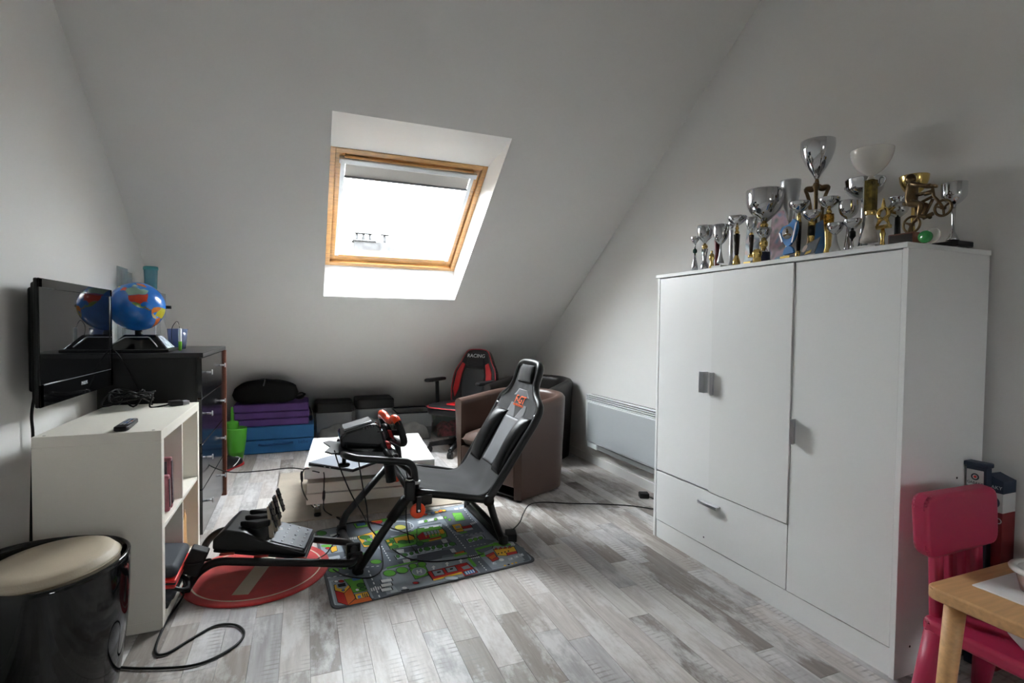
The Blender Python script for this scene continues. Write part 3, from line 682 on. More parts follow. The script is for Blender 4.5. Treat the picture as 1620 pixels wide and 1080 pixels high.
# ================================================================== RUGS
def rounded(pts, r, n=6):
    m = len(pts); out = []
    for i in range(m):
        a, b_, c = Vector(pts[i-1]), Vector(pts[i]), Vector(pts[(i+1) % m])
        p1 = b_+(a-b_).normalized()*r; p2 = b_+(c-b_).normalized()*r
        for k in range(n+1):
            t = k/n; out.append((1-t)**2*p1+2*t*(1-t)*b_+t*t*p2)
    return out
M_beige = mat('beige_pile', srgb(168, 156, 140), .95, bump=.6, bscale=500, var=.10, vscale=9, bdist=.004, sheen=.3)
b = MB(); b.prism([(-.175, 3.315, 0), (.98, 3.30, 0), (1.0, 4.42, 0), (-.165, 4.42, 0)], (0, 0, .009), .004, 2)
tag(b.build('area_rug', M_beige), 'plain beige rug under the white coffee table', 'rug')
# no-entry sign rug
ne = thing('round_rug', 'round red rug with a no entry bar under the pedals', 'rug', (-.195, 2.71, 0))
M_redrug = mat('red_pile', srgb(180, 38, 38), .95, bump=.6, bscale=600, var=.12, vscale=20, bdist=.004, sheen=.3)
M_cream = mat('cream_pile', srgb(208, 196, 178), .95, bump=.5, bscale=600, bdist=.003)
RC_ = Vector((-.195, 2.705, 0)); RR = .318
b = MB(); b.lathe(RC_, [(0, .0), (RR-.004, 0), (RR, .004), (RR-.002, .009), (RR-.008, .011), (0, .011)], 64); b.build('pile', M_redrug, ne)
b = MB(); n = 64
b.lathe(RC_, [(RR-.045, .0108), (RR-.043, .0122), (RR-.039, .0122), (RR-.037, .0108)], 64); b.build('white_ring', M_cream, ne)
aa = math.radians(75); dv = Vector((math.cos(aa), math.sin(aa), 0)); pv = Vector((-dv.y, dv.x, 0))
b = MB(); q = [RC_+dv*sx_*.225+pv*sy_*.034+Vector((0, 0, .0105)) for sx_, sy_ in ((-1, -1), (1, -1), (1, 1), (-1, 1))]; b.prism(q, (0, 0, .0018), .0006, 1); b.build('bar', M_cream, ne)

# ---- road map play mat
pmx = thing('play_mat', 'grey printed road map play mat under the racing rig', 'play mat', (.6, 2.75, 0))
NL, NR, FR, FL = [PX(u, v, z=0) for u, v in ((525, 966), (850, 888), (741, 797), (497, 841))]
edge = rounded([NL, NR, FR, FL], .045)
M_matedge = mat('dark_grey_binding', srgb(78, 80, 84), .9, bump=.5, bscale=800)
M_mat = mat('mat_grey', srgb(140, 149, 158), .92, bump=.35, bscale=700)
b = MB(); b.prism(edge, (0, 0, .006), .002, 2); b.build('binding', M_matedge, pmx)
cen = (NL+NR+FR+FL)/4
b = MB(); b.prism([p+(cen-p).normalized()*.016 for p in edge], (0, 0, .0068)); b.build('mat_base', M_mat, pmx)
PAL = dict(K=srgb(22, 24, 26), D=srgb(98, 104, 113), L=srgb(178, 186, 193), G=srgb(96, 165, 58), g=srgb(58, 112, 44), Y=srgb(225, 172, 50), y=srgb(200, 190, 90), R=srgb(180, 36, 34), O=srgb(200, 95, 35), W=srgb(222, 224, 224), B=srgb(80, 120, 180), P=srgb(148, 156, 164), d=srgb(74, 79, 87))
PK = list(PAL); PM = [mat('print_'+('dark_' if k.islower() else '')+k.lower(), PAL[k], .92, bump=.3, bscale=700) for k in PK]
pr_ = MB(); layer = [0]
def lay(col, pts3):
    layer[0] += 1; z = .0070+layer[0]*.000012; pr_.mi = PK.index(col)
    pr_.poly([(p.x, p.y, z) for p in pts3])
def c4(x, y): return PX(500+x*.1481, 800+y*.1481, z=.007)
def c5(x, y): return PX(660+x*.1389, 780+y*.1389, z=.007)
def A(col, *pts, f=c4, out=None):
    q = [f(*p) for p in pts]
    if out:
        c = sum(q, Vector())/len(q); lay(out, [c+(p-c)*1.0+(p-c).normalized()*.005 for p in q])
    lay(col, q)
def A5(col, *pts, out=None): A(col, *pts, f=c5, out=out)
def ell(col, x, y, rx, ry, f=c4, out='K', n=14):
    q = [f(x+rx*math.cos(2*math.pi*k/n), y+ry*math.sin(2*math.pi*k/n)) for k in range(n)]
    c = sum(q, Vector())/n
    if out: lay(out, [c+(p-c)+(p-c).normalized()*.003 for p in q])
    lay(col, q)
def dash(p, q, n, w=.006, col='W', f=c4, duty=.5):
    a, b_ = f(*p), f(*q); d = (b_-a); s = Vector((-d.y, d.x, 0)).normalized()*w/2
    for k in range(n):
        x0 = a+d*(k/n); x1 = a+d*((k+duty)/n); lay(col, [x0-s, x1-s, x1+s, x0+s])
def stripes(quad, n, col='W', f=c4):
    a, b_, c, d = [f(*p) for p in quad]
    for k in range(n):
        t0, t1 = k/n, (k+.6)/n; lay(col, [a.lerp(b_, t0), a.lerp(b_, t1), d.lerp(c, t1), d.lerp(c, t0)])
# roads
A('D', (300, 190), (520, 150), (760, 960), (625, 1000), (340, 340))
A('D', (90, 520), (640, 430), (860, 610), (560, 760), (120, 760))
A('D', (400, 190), (880, 110), (1040, 190), (1000, 300), (700, 330), (360, 290))
A('D', (640, 330), (780, 300), (1000, 620), (760, 680))
A5('D', (0, 380), (260, 330), (330, 380), (640, 640), (860, 870), (720, 905), (560, 700), (420, 560), (200, 360), (0, 420))
A5('D', (230, 200), (540, 190), (760, 440), (560, 490), (400, 420))
A5('D', (0, 540), (480, 470), (900, 540), (600, 690), (0, 780))
A5('d', (0, 590), (360, 520), (420, 570), (0, 640))
A5('d', (0, 680), (380, 640), (420, 690), (0, 760))
A('d', (700, 480), (1340, 390), (1345, 440), (860, 510)); A('d', (870, 600), (1345, 500), (1345, 570), (900, 630))
A5('D', (1060, 560), (1210, 620), (1290, 760), (1220, 780), (1130, 660), (1000, 590))
# pavements, crossings, dashes
A('L', (140, 800), (360, 770), (330, 780), (590, 1000), (200, 1060)); A('P', (160, 810), (480, 780), (595, 1000), (210, 1055))
A('L', (740, 700), (1010, 650), (1090, 865), (800, 930)); A('P', (700, 690), (1345, 560), (1345, 805), (880, 912))
dash((390, 370), (440, 450), 4, .006); dash((560, 690), (690, 1000), 7); dash((700, 430), (800, 600), 7); dash((100, 600), (420, 520), 5); dash((120, 770), (380, 720), 4); dash((560, 170), (1000, 190), 10, .005)
dash((480, 660), (700, 640), 4)
stripes(((350, 340), (440, 330), (440, 355), (350, 362)), 5); stripes(((580, 880), (700, 855), (712, 885), (592, 915)), 5); stripes(((860, 470), (940, 460), (945, 500), (868, 505)), 6); stripes(((925, 575), (1000, 565), (1015, 600), (940, 610)), 6)
dash((330, 360), (560, 640), 12, .006, 'W', c5); dash((700, 780), (800, 890), 5, .006, 'W', c5); dash((540, 190), (640, 330), 6, .005, 'W', c5); dash((500, 490), (760, 440), 5, .004, 'W', c5); dash((600, 610), (800, 570), 5, .004, 'W', c5)
stripes(((590, 715), (700, 700), (720, 735), (615, 750)), 5, 'W', c5); stripes(((600, 345), (670, 320), (690, 335), (620, 362)), 4, 'W', c5); stripes(((1050, 570), (1100, 560), (1120, 595), (1075, 600)), 3, 'W', c5)
stripes(((270, 530), (330, 520), (355, 560), (300, 572)), 6, 'W', c5); stripes(((370, 640), (420, 630), (450, 670), (400, 680)), 6, 'W', c5)
# left corner: house, garden, cars
A('G', (300, 790), (490, 775), (545, 905), (400, 930), (340, 830), out='K'); A('B', (380, 775), (470, 765), (475, 790), (395, 805))
A('R', (200, 905), (300, 935), (345, 1065), (235, 1030), out='K'); A('O', (300, 935), (365, 870), (425, 1000), (345, 1065), out='K'); A('O', (345, 1065), (430, 990), (560, 960), (600, 1010), out='K')
A('Y', (195, 850), (215, 845), (225, 880), (300, 895), (345, 850), (360, 870), (300, 930), (205, 905), out='K'); A('Y', (415, 950), (545, 920), (570, 965), (435, 1000), out='K'); A('B', (440, 965), (475, 955), (485, 985), (450, 993))
for k in range(3): A('K', (490+k*22, 940), (500+k*22, 937), (510+k*22, 975), (498+k*22, 978))
ell('W', 215, 810, 22, 12); ell('R', 270, 808, 26, 12); ell('g', 480, 850, 40, 22); ell('W', 440, 900, 18, 12, out=None); ell('g', 500, 890, 30, 16); A('K', (230, 840), (310, 825), (320, 860), (240, 872)); ell('B', 290, 905, 12, 8)
# green blocks on the left
ell('g', 60, 295, 52, 24); ell('G', 240, 260, 20, 12); A('W', (150, 310), (220, 295), (225, 315), (155, 330)); ell('G', 190, 690, 55, 22); ell('G', 440, 640, 50, 24); ell('G', 640, 600, 60, 22); ell('G', 300, 670, 20, 12)
A('Y', (150, 450), (215, 430), (225, 480), (170, 500), out='K'); ell('R', 130, 455, 26, 10); A('L', (90, 560), (250, 530), (260, 560), (100, 590)); ell('g', 150, 590, 40, 12); ell('g', 510, 515, 34, 10); A('L', (110, 640), (330, 600), (335, 615), (115, 660)); ell('G', 110, 430, 60, 14, out=None)
A('G', (400, 195), (550, 175), (570, 220), (430, 240), out='K'); A('B', (430, 195), (520, 180), (530, 205), (445, 220), out='K')
A('R', (580, 170), (720, 160), (690, 190), (600, 195), out='K'); A('G', (690, 145), (770, 135), (780, 155), (720, 175)); A('Y', (590, 165), (700, 150), (705, 160), (595, 175))
A('Y', (445, 330), (680, 260), (700, 300), (620, 330), (600, 430), (515, 445), out='K'); A('P', (500, 325), (600, 310), (615, 410), (530, 425)); ell('g', 520, 340, 55, 22); ell('G', 660, 285, 34, 16); ell('g', 550, 405, 46, 20); ell('G', 570, 365, 32, 16)
ell('L', 900, 220, 150, 60, out=None); ell('D', 905, 222, 130, 50, out=None); ell('y', 900, 232, 58, 24, out='g'); dash((730, 240), (860, 175), 6, .004); dash((1000, 180), (1020, 250), 4, .004)
A('L', (1080, 170), (1340, 110), (1345, 140), (1090, 200))
for k in range(4): A('W', (1090+k*66, 172-k*15), (1130+k*66, 163-k*15), (1140+k*66, 185-k*15), (1100+k*66, 194-k*15)); ell('G', 1165+k*60, 172-k*14, 14, 9)
A('L', (1100, 230), (1345, 195), (1345, 225), (1110, 250)); A('W', (1150, 240), (1200, 230), (1205, 245), (1155, 252)); A('W', (1240, 226), (1300, 217), (1305, 230), (1245, 238))
for k in range(5): ell(['R', 'Y', 'O', 'B', 'Y'][k], 1165+k*42, 100-k*12, 18, 8)
# block with yellow school and red-roofed row
A('G', (740, 370), (1050, 270), (1345, 230), (1345, 340), (1180, 390), (800, 470), out='K'); A('Y', (830, 350), (1030, 310), (1055, 360), (860, 405), out='K'); ell('G', 1090, 275, 50, 28, out=None); ell('g', 790, 390, 40, 22); ell('g', 830, 440, 46, 20); A('Y', (750, 375), (775, 365), (790, 385), (765, 395)); ell('g', 930, 390, 55, 18); A('Y', (780, 410), (810, 400), (815, 425), (785, 435)); ell('g', 1000, 385, 40, 14)
A('R', (1060, 310), (1345, 250), (1345, 345), (1210, 365), (1150, 330), out='K')
for k in range(6): A('B' if k % 2 else 'P', (1150+k*33, 300-k*8), (1172+k*33, 294-k*8), (1190+k*33, 325-k*8), (1165+k*33, 332-k*8)); A('Y', (1170+k*33, 335-k*8), (1182+k*33, 331-k*8), (1188+k*33, 345-k*8), (1176+k*33, 349-k*8))
A('Y', (1200, 375), (1345, 345), (1345, 355), (1210, 385)); A('R', (1200, 352), (1345, 325), (1345, 340), (1205, 370))
A5('G', (0, 410), (250, 380), (320, 440), (340, 500), (120, 560), (0, 570), out='K'); A5('R', (0, 500), (60, 450), (120, 460), (140, 520), (30, 540), out='K')
for k in range(6): A5('P', (70+k*38, 452-k*7), (98+k*38, 446-k*7), (118+k*38, 482-k*7), (90+k*38, 488-k*7), out='K'); A5('Y', (92+k*38, 490-k*7), (104+k*38, 487-k*7), (112+k*38, 505-k*7), (100+k*38, 508-k*7))
A5('Y', (245, 425), (290, 415), (315, 460), (270, 470), out='K'); A5('Y', (130, 545), (270, 510), (280, 522), (140, 556)); A5('R', (140, 525), (270, 495), (275, 508), (145, 540)); ell('g', 30, 580, 40, 26, c5); ell('G', 300, 495, 30, 14, c5)
# central reservations with bushes
A('L', (840, 540), (1345, 430), (1345, 475), (870, 580), out='K')
for k in range(7): ell('g', 875+k*72, 545-k*15, 30 if k % 2 else 18, 16, c4)
A5('L', (0, 640), (420, 570), (440, 600), (20, 690), out='K')
for k in range(6): ell('g', 40+k*72, 655-k*14, 36 if k % 2 else 18, 20, c5)
A5('L', (555, 530), (740, 480), (770, 520), (590, 575), out='K')
for k in range(3): ell('G', 605+k*58, 545-k*14, 24, 17, c5)
# helipad, trees, avenue, car park
A('G', (1000, 680), (1160, 640), (1210, 740), (1060, 790), out='K'); ell('P', 1100, 710, 72, 42, out='L')
for q in (((1070, 695), (1085, 692), (1095, 730), (1080, 733)), ((1110, 688), (1125, 684), (1135, 722), (1120, 726)), ((1080, 708), (1120, 700), (1123, 710), (1083, 718))): A('W', *q)
A('G', (750, 665), (1080, 590), (1085, 600), (755, 680)); ell('G', 785, 727, 66, 32); ell('G', 920, 695, 62, 32); ell('G', 1035, 650, 42, 24); ell('G', 1130, 632, 44, 24)
for k in range(3): A('W', (690, 800+k*48), (800, 782+k*48), (815, 810+k*48), (705, 830+k*48), out='K')
A('P', (830, 780), (1000, 740), (1000, 800), (850, 850)); ell('R', 1065, 832, 30, 10); A('K', (905, 910), (990, 895), (1000, 905), (915, 920)); ell('W', 945, 885, 28, 12, out=None)
A('W', (1235, 665), (1255, 650), (1275, 660), (1262, 663), (1265, 685), (1250, 688), (1248, 668))
for x, y in ((185, 855), (340, 815), (495, 780)): A5('W', (x-25, y), (x, y-22), (x+25, y-5), (x+10, y), (x+14, y+22), (x-6, y+25), (x-8, y+3))
# red fire station
A5('R', (120, 905), (560, 800), (690, 910), (540, 955), (500, 900), (185, 1000), out='K'); A5('Y', (180, 990), (505, 905), (515, 922), (190, 1005)); A5('P', (170, 900), (280, 880), (310, 930), (200, 955), out='K'); A5('P', (320, 865), (425, 842), (460, 890), (350, 912), out='K'); A5('P', (500, 850), (580, 825), (610, 860), (530, 880)); A5('B', (530, 905), (640, 875), (665, 910), (555, 940), out='K'); A5('K', (225, 905), (265, 897), (270, 912), (230, 922)); A5('K', (370, 868), (405, 860), (410, 876), (376, 884))
for k in range(4): A5('W', (545+k*28, 902-k*7), (553+k*28, 900-k*7), (575+k*28, 932-k*7), (567+k*28, 934-k*7))
A5('G', (560, 740), (590, 730), (680, 835), (645, 850)); ell('L', 390, 975, 80, 20, c5)
A5('O', (430, 690), (530, 665), (545, 690), (450, 710), out='K'); A5('G', (410, 710), (560, 680), (570, 700), (430, 735))
# yellow house with vehicles, upper right
A5('Y', (395, 370), (490, 355), (520, 410), (430, 425), out='K'); A5('P', (430, 385), (480, 372), (500, 400), (445, 412)); A5('Y', (440, 430), (520, 415), (530, 440), (455, 450), out='K'); A5('R', (510, 390), (610, 370), (625, 395), (530, 412), out='K'); A5('L', (520, 420), (625, 400), (640, 420), (540, 440)); A5('G', (480, 460), (560, 440), (570, 455), (490, 470))
A5('G', (400, 235), (500, 230), (545, 310), (440, 325), out='g'); ell('G', 480, 285, 50, 26, c5, 'g'); ell('G', 370, 310, 16, 14, c5)
for k in range(3): A5('W', (20+k*110, 320-k*20), (70+k*110, 312-k*20), (80+k*110, 340-k*20), (28+k*110, 350-k*20)); ell('G', 100+k*110, 325-k*20, 16, 14, c5)
for k in range(3): A5('W', (420+k*60, 180-k*8), (460+k*60, 172-k*8), (470+k*60, 190-k*8), (430+k*60, 197-k*8))
A5('W', (80, 400), (130, 392), (135, 405), (85, 415)); A5('W', (180, 382), (240, 372), (250, 385), (185, 396))
for k in range(6): ell(['R', 'L', 'B', 'Y', 'O', 'Y'][k], 95+k*42, 250-k*9, 22, 9, c5)
# right corner castle
A5('P', (760, 770), (1130, 660), (1230, 770), (840, 860)); A5('G', (650, 640), (880, 580), (900, 600), (700, 720), out=None); A5('G', (860, 570), (1060, 585), (1070, 600), (900, 610)); A5('G', (700, 690), (760, 680), (780, 730), (730, 740)); A5('D', (680, 660), (860, 610), (850, 640), (740, 690), out='K')
A5('R', (780, 720), (870, 680), (930, 760), (860, 790), out='K'); A5('O', (810, 740), (880, 700), (900, 735), (850, 765), out='K')
A5('Y', (870, 650), (1100, 620), (1140, 690), (1020, 720), (920, 720), out='K'); A5('R', (1020, 690), (1130, 670), (1140, 695), (1030, 718), out='K')
for k in range(4): A5('R', (880+k*52, 655-k*6), (895+k*52, 632-k*6), (912+k*52, 648-k*6), out='K'); ell('K', 925+k*38, 700-k*10, 10, 8, c5, None)
for k in range(3): A5('L', (1030+k*60, 750-k*22), (1080+k*60, 738-k*22), (1100+k*60, 765-k*22), (1050+k*60, 780-k*22)); ell('W', 1075+k*58, 755-k*22, 10, 9, c5, None)
ell('W', 960, 770, 30, 16, c5, None); A5('L', (840, 800), (890, 790), (910, 820), (865, 830)); ell('W', 870, 808, 10, 9, c5, None)
for k in range(4): ell(['Y', 'K', 'Y', 'Y'][k], 1000+k*42, 835-k*11, 14, 8, c5, None)
po = pr_.build('printed_map', PM, pmx, recalc=False)
for f in po.data.polygons: pass

# ================================================================== COFFEE TABLE (three swivelling tiers)
ct = thing('coffee_table', 'low white coffee table of three stacked slabs on metal feet', 'table', (.42, 3.66, 0))
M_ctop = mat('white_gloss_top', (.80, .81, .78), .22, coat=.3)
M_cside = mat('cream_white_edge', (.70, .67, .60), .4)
def tier(z0, z1, rot, sx_, sy_, name):
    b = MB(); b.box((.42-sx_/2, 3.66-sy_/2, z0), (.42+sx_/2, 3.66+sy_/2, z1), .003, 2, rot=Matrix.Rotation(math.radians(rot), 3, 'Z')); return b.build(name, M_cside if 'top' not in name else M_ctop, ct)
tier(.262, .335, -4.5, .77, .82, 'top_slab'); tier(.178, .236, -3.0, .76, .80, 'middle_slab'); tier(.108, .170, -3.5, .76, .80, 'lower_slab')
b = MB(); b.cyl((.42, 3.66, .17), (.42, 3.66, .178), .25, n=24); b.cyl((.42, 3.66, .236), (.42, 3.66, .262), .25, n=24); b.build('swivel_plate', M_black, ct)
for sx_, sy_ in ((-1, -1), (1, -1), (1, 1), (-1, 1)):
    p = Vector((.42, 3.66, 0))+Matrix.Rotation(math.radians(-3.5), 3, 'Z')@Vector((sx_*.32, sy_*.31, 0))
    b = MB(); b.cyl(p+Vector((0, 0, .022)), p+Vector((0, 0, .108)), .02, n=16); lg = b.build('leg', M_chrome, ct)
    b = MB(); b.cyl(p+Vector((0, 0, .009)), p+Vector((0, 0, .024)), .021, n=16); b.build('rubber_foot', M_black, lg)
# laptop
lp = thing('laptop', 'closed dark grey laptop on the corner of the coffee table', 'laptop', (.225, 3.27, .335))
LC = Vector((.232, 3.275, 0)); LR = Matrix.Rotation(math.radians(-46), 3, 'Z')
def lbox(x0, x1, y0, y1, z0, z1, bev): 
    b = MB(); b.prism([LC+LR@Vector((x, y, z0)) for x, y in ((x0, y0), (x1, y0), (x1, y1), (x0, y1))], (0, 0, z1-z0), bev, 2); return b
lbox(-.168, .168, -.12, .12, .338, .349, .002).build('base', M_black, lp)
lbox(-.168, .168, -.12, .12, .3505, .357, .002).build('lid', mat('grey_blue_lid', (.20, .215, .245), .35), lp)
for s in (-.14, .14): lbox(s-.015, s+.015, -.10, .10, .3352, .338, .0005).build('foot', M_black, lp)
for s in (-.04, .0): lbox(s-.006, s+.006, -.1215, -.119, .341, .346, .0003).build('port', M_silver, lp)

# ================================================================== RACING RIG
rig = thing('racing_rig', 'folding black racing simulator seat with fabric sling and tube frame', 'simulator', (.6, 2.85, 0))
TR = .0195
def rtube(name, pts, r=TR, rad=.05, m=M_metalblk, label=None):
    b = MB(); b.tube(roundpath(pts, rad) if rad else pts, r, 12); return b.build(name, m, rig, label)
yn, yf = 2.575, 3.125
rtube('front_foot_bar', [(.243, 2.50, .022), (.197, 3.05, .022)], .021, 0)
rtube('front_leg', [(.244, 2.515, .03), (.36, 2.54, .185), (.485, yn-.02, .345)], .0195, .02); rtube('front_leg', [(.198, 3.03, .03), (.215, 3.045, .10), (.46, yf-.05, .36)], .0195, .05)
for y in (2.53, 3.03):
    b = MB(); b.lathe((.24 if y < 2.8 else .2, y, .004), [(0, 0), (.025, 0), (.028, .012), (.026, .05), (0, .052)], 14); b.build('rubber_foot', M_black, rig)
# sleeve on the near leg, hub block and orange adjuster wheels
b = MB(); b.tube([(.395, yn-.027, .232), (.47, yn-.02, .326)], .026, 12); b.build('leg_sleeve', M_black, rig)
def hub(y, s):
    b = MB(); b.box((.463, y-.024, .315), (.512, y+.024, .415), .008, 2); h = b.build('pivot_block', M_black, rig)
    b = MB(); b.cyl((.487, y, .415), (.487, y, .424), .021, n=16); b.build('chrome_cap', M_chrome, h)
    b = MB(); b.cyl((.487, y, .4242), (.487, y, .426), .014, n=16); b.build('tube_bore', M_hole, h)
    c = Vector((.52, y-s*.045, .275)); 
    b = MB(); b.lathe(c, [(0, -.009), (.030, -.009), (.0365, -.006), (.038, 0), (.0365, .006), (.030, .009), (0, .009)], 28, axis=(0, 1, 0)); w = b.build('adjuster_wheel', M_orange, rig, 'orange adjuster wheel')
    b = MB(); b.box((c.x-.011, c.y-s*.014-.004, c.z-.006), (c.x+.013, c.y-s*.014+.004, c.z+.075), .004, 2); b.build('wheel_bracket', M_black, w)
    b = MB(); b.cyl((c.x+.001, c.y-s*.022, c.z+.006), (c.x+.001, c.y-s*.016, c.z+.006), .006, n=10); b.build('bolt', M_chrome, w)
hub(yn-.02, 1); hub(yf-.03, -1)
b = MB(); b.box((.505, yn-.03, .285), (.60, yn+.01, .335), .006, 2); b.build('slide_block', M_black, rig)
# wheel deck arms
for y, nm in ((2.60, 'wheel_arm'), (3.08, 'wheel_arm')):
    rtube(nm, [(.185, y+(.10 if y < 2.8 else -.10), .535), (.20, y+.02*(1 if y < 2.8 else -1), .543), (.24, y, .533), (.515, y, .492), (.528, y-.01, .34)], .0175, .05)
    b = MB(); b.cyl((.525, y-.01, .385), (.526, y-.01, .40), .023, n=14); b.build('clamp_ring', M_silver, rig)
# lower seat tubes, mast under the deck
rtube('mast', [(.44, 2.82, .34), (.415, 2.82, .52)], .028, 0)
rtube('mast_brace', [(.40, 2.78, .50), (.50, 2.66, .44), (.53, 2.62, .40)], .014, .02)
rtube('deck_cross_tube', [(.40, 2.60, .52), (.40, 3.08, .52)], .017, 0); rtube('seat_cross_tube', [(.50, yn, .345), (.50, yf, .345)], .0195, 0)
b = MB(); b.box((.39, 2.76, .44), (.47, 2.90, .50), .012, 2); b.build('tilt_joint', M_black, rig)
# pedal-board frame
fr_n = [(-.470, 2.60, .022), (-.425, 2.575, .10), (-.355, 2.555, .145), (.10, 2.46, .105), (.215, 2.44, .09), (.232, 2.62, .085), (.222, 2.70, .085), (.06, 2.765, .10), (-.37, 2.93, .15), (-.44, 2.96, .10), (-.474, 2.985, .022)]
rtube('pedal_frame', fr_n, .0175, .06)
rtube('pedal_frame_foot', [(-.472, 2.585, .022), (-.476, 3.0, .022)], .019, 0)
for y in (2.52, 2.63):
    b = MB(); b.box((.195, y-.012, .035), (.262, y+.012, .11), .006, 2); b.build('frame_clamp', M_black, rig)
rtube('link_strut', [(.225, 2.60, .04), (.23, 2.60, .09)], .016, 0)
# seat side tubes and rear legs
def sidetube(y, s):
    return [(.50, y, .35), (.70, y, .31), (.905, y, .262)]
rtube('seat_side_tube', sidetube(yn, 1), .02, .05); rtube('seat_side_tube', sidetube(yf, -1), .02, .05)
rtube('rear_leg', [(.91, yn, .262), (.955, yn+.015, .13), (1.0, yn+.03, .022)], .0195, .03); rtube('rear_leg', [(.91, yf, .262), (.95, yf+.03, .13), (.99, yf+.06, .022)], .0195, .03)
rtube('rear_foot_bar', [(1.002, yn+.01, .022), (.988, 3.21, .022)], .021, 0)
rtube('rear_brace', [(.985, yn+.05, .075), (.93, 3.13, .13)], .015, 0)
for y in (yn+.015, 3.2):
    b = MB(); b.lathe((1.0 if y < 2.8 else .988, y, .003), [(0, 0), (.024, 0), (.027, .012), (.025, .045), (0, .047)], 14); b.build('rubber_foot', M_black, rig)
BK = [(.905, .262, .275), (1.0, .41, .285), (1.09, .55, .292), (1.165, .67, .30), (1.195, .735, .285), (1.212, .785, .20), (1.228, .835, .158), (1.25, .905, .152), (1.262, .945, .135), (1.27, .962, .08)]
ym = 2.85
path = [(x, ym-w, z) for x, z, w in BK]+[(x, ym+w, z) for x, z, w in BK[::-1]]
b = MB(); b.tube(smoothpath(path, 5), .021, 12); b.build('back_frame', M_metalblk, rig)
for s in (-1, 1):
    b = MB(); b.lathe((.905, ym+s*.275, .262), [(0, -.024), (.028, -.02), (.03, 0), (.028, .02), (0, .024)], 14, axis=(0, 1, 0)); b.build('recline_joint', M_metalblk, rig)
# fabric sling
SP = [(.495, .372, .262), (.56, .352, .265), (.66, .322, .268), (.77, .298, .27), (.86, .285, .27), (.925, .315, .272), (1.0, .425, .275), (1.09, .56, .28), (1.155, .665, .288), (1.188, .735, .272), (1.207, .785, .19), (1.225, .835, .148), (1.248, .905, .142), (1.262, .948, .12)]
sp_s = smoothpath([Vector(p) for p in SP], 6)
def sling_at(t):
    k = t*(len(sp_s)-1); i = min(int(k), len(sp_s)-2); return sp_s[i].lerp(sp_s[i+1], k-i)
def sling(t, s, lift=0., wmax=1.):
    p = sling_at(t); p2 = sling_at(min(t+.01, 1)); p1 = sling_at(max(t-.01, 0)); tx_, tz_ = p2.x-p1.x, p2.y-p1.y; l = math.hypot(tx_, tz_) or 1
    nx, nz = -tz_/l, tx_/l
    sag = .022*(1-s*s)*math.sin(math.pi*min(max(t, 0), 1))
    wr = mnoise.noise(Vector((t*11, s*2.5, 1)))*.009*(1-s*s)*(1 if t < .5 else .5)
    h = lift-sag+wr
    return Vector((p.x+nx*h, ym+s*p.z, p.y+nz*h))
M_sling = mat('black_mesh_fabric', (.009, .0085, .0088), .75, spec=.2, bump=.35, bscale=420, var=.2, vscale=6, sheen=.15)
b = MB(); b.grid(lambda i, j: sling(i, -1+2*j), 84, 20, .006); b.build('fabric_sling', M_sling, rig, 'black fabric seat and back')
def patch(name, t0, t1, s0f, s1f, m, lift=.008, th=.006, nu=18, nv=8, puff=0., label=None):
    b = MB()
    def f(i, j):
        t = t0+(t1-t0)*i; s0, s1 = s0f(i), s1f(i); s = s0+(s1-s0)*j
        return sling(t, s, lift+puff*(max(0, math.sin(math.pi*i))*max(0, math.sin(math.pi*j)))**.5)
    b.grid(f, nu, nv, -th); return b.build(name, m, rig, label)
M_greyp = mat('grey_panel_fabric', (.115, .117, .123), .5, bump=.2, bscale=500)
M_bol = mat('black_vinyl_bolster', (.004, .004, .0045), .42, spec=.3, bump=.2, bscale=60)
lin = lambda a, c: (lambda i: a+(c-a)*i)
patch('centre_panel', .445, .60, lin(-.30, -.44), lin(.30, .44), M_greyp, .009, .006, label='grey padded centre panel')
patch('centre_panel', .60, .69, lin(-.44, -.30), lambda i: (.44-.40*i), M_greyp, .009, .006, label='grey padded centre panel') if False else None
patch('upper_panel', .60, .675, lin(-.44, -.40), lin(-.02, -.26), M_greyp, .009, .006); patch('upper_panel', .60, .675, lin(.02, .26), lin(.44, .40), M_greyp, .009, .006)
patch('head_panel', .735, .80, lin(-.48, -.38), lin(.48, .38), M_greyp, .008, .005)
patch('side_bolster', .435, .62, lambda i: -.92, lambda i: -.36-.10*math.sin(math.pi*i), M_bol, .010, .008, puff=.05); patch('side_bolster', .435, .62, lambda i: .36+.10*math.sin(math.pi*i), lambda i: .92, M_bol, .010, .008, puff=.05)
patch('head_pad', .86, .995, lin(-.72, -.75), lin(.72, .75), M_sling, .012, .008, puff=.022)
# orange lettering below the head
pA = sling(.695, 0, .012); pB = sling(.72, 0, .012); upd = (pB-pA).normalized()
text_mesh('orange_lettering', 'F-GT', .068, frame3(pA+upd*.008, (0, -1, 0), upd), mat('orange_print', srgb(240, 95, 30), .5), rig, .0008, 'orange lettering', shear=.15)
text_mesh('orange_lettering', 'RACING EDITION', .0185, frame3(pA-upd*.026, (0, -1, 0), upd), mat('orange_print', srgb(240, 95, 30), .5), rig, .0008)
# elastic lacing hooks along the back edge
for k in range(7):
    for s in (-1, 1):
        t = .5+k*.07; p = sling(t, s*.96); q = p+Vector((0, s*.03, 0)); b = MB(); b.tube([p, (p+q)/2+Vector((-.01, 0, .006)), q], .006, 6); b.build('lacing_hook', M_silver if k % 3 == 2 else M_black, rig)
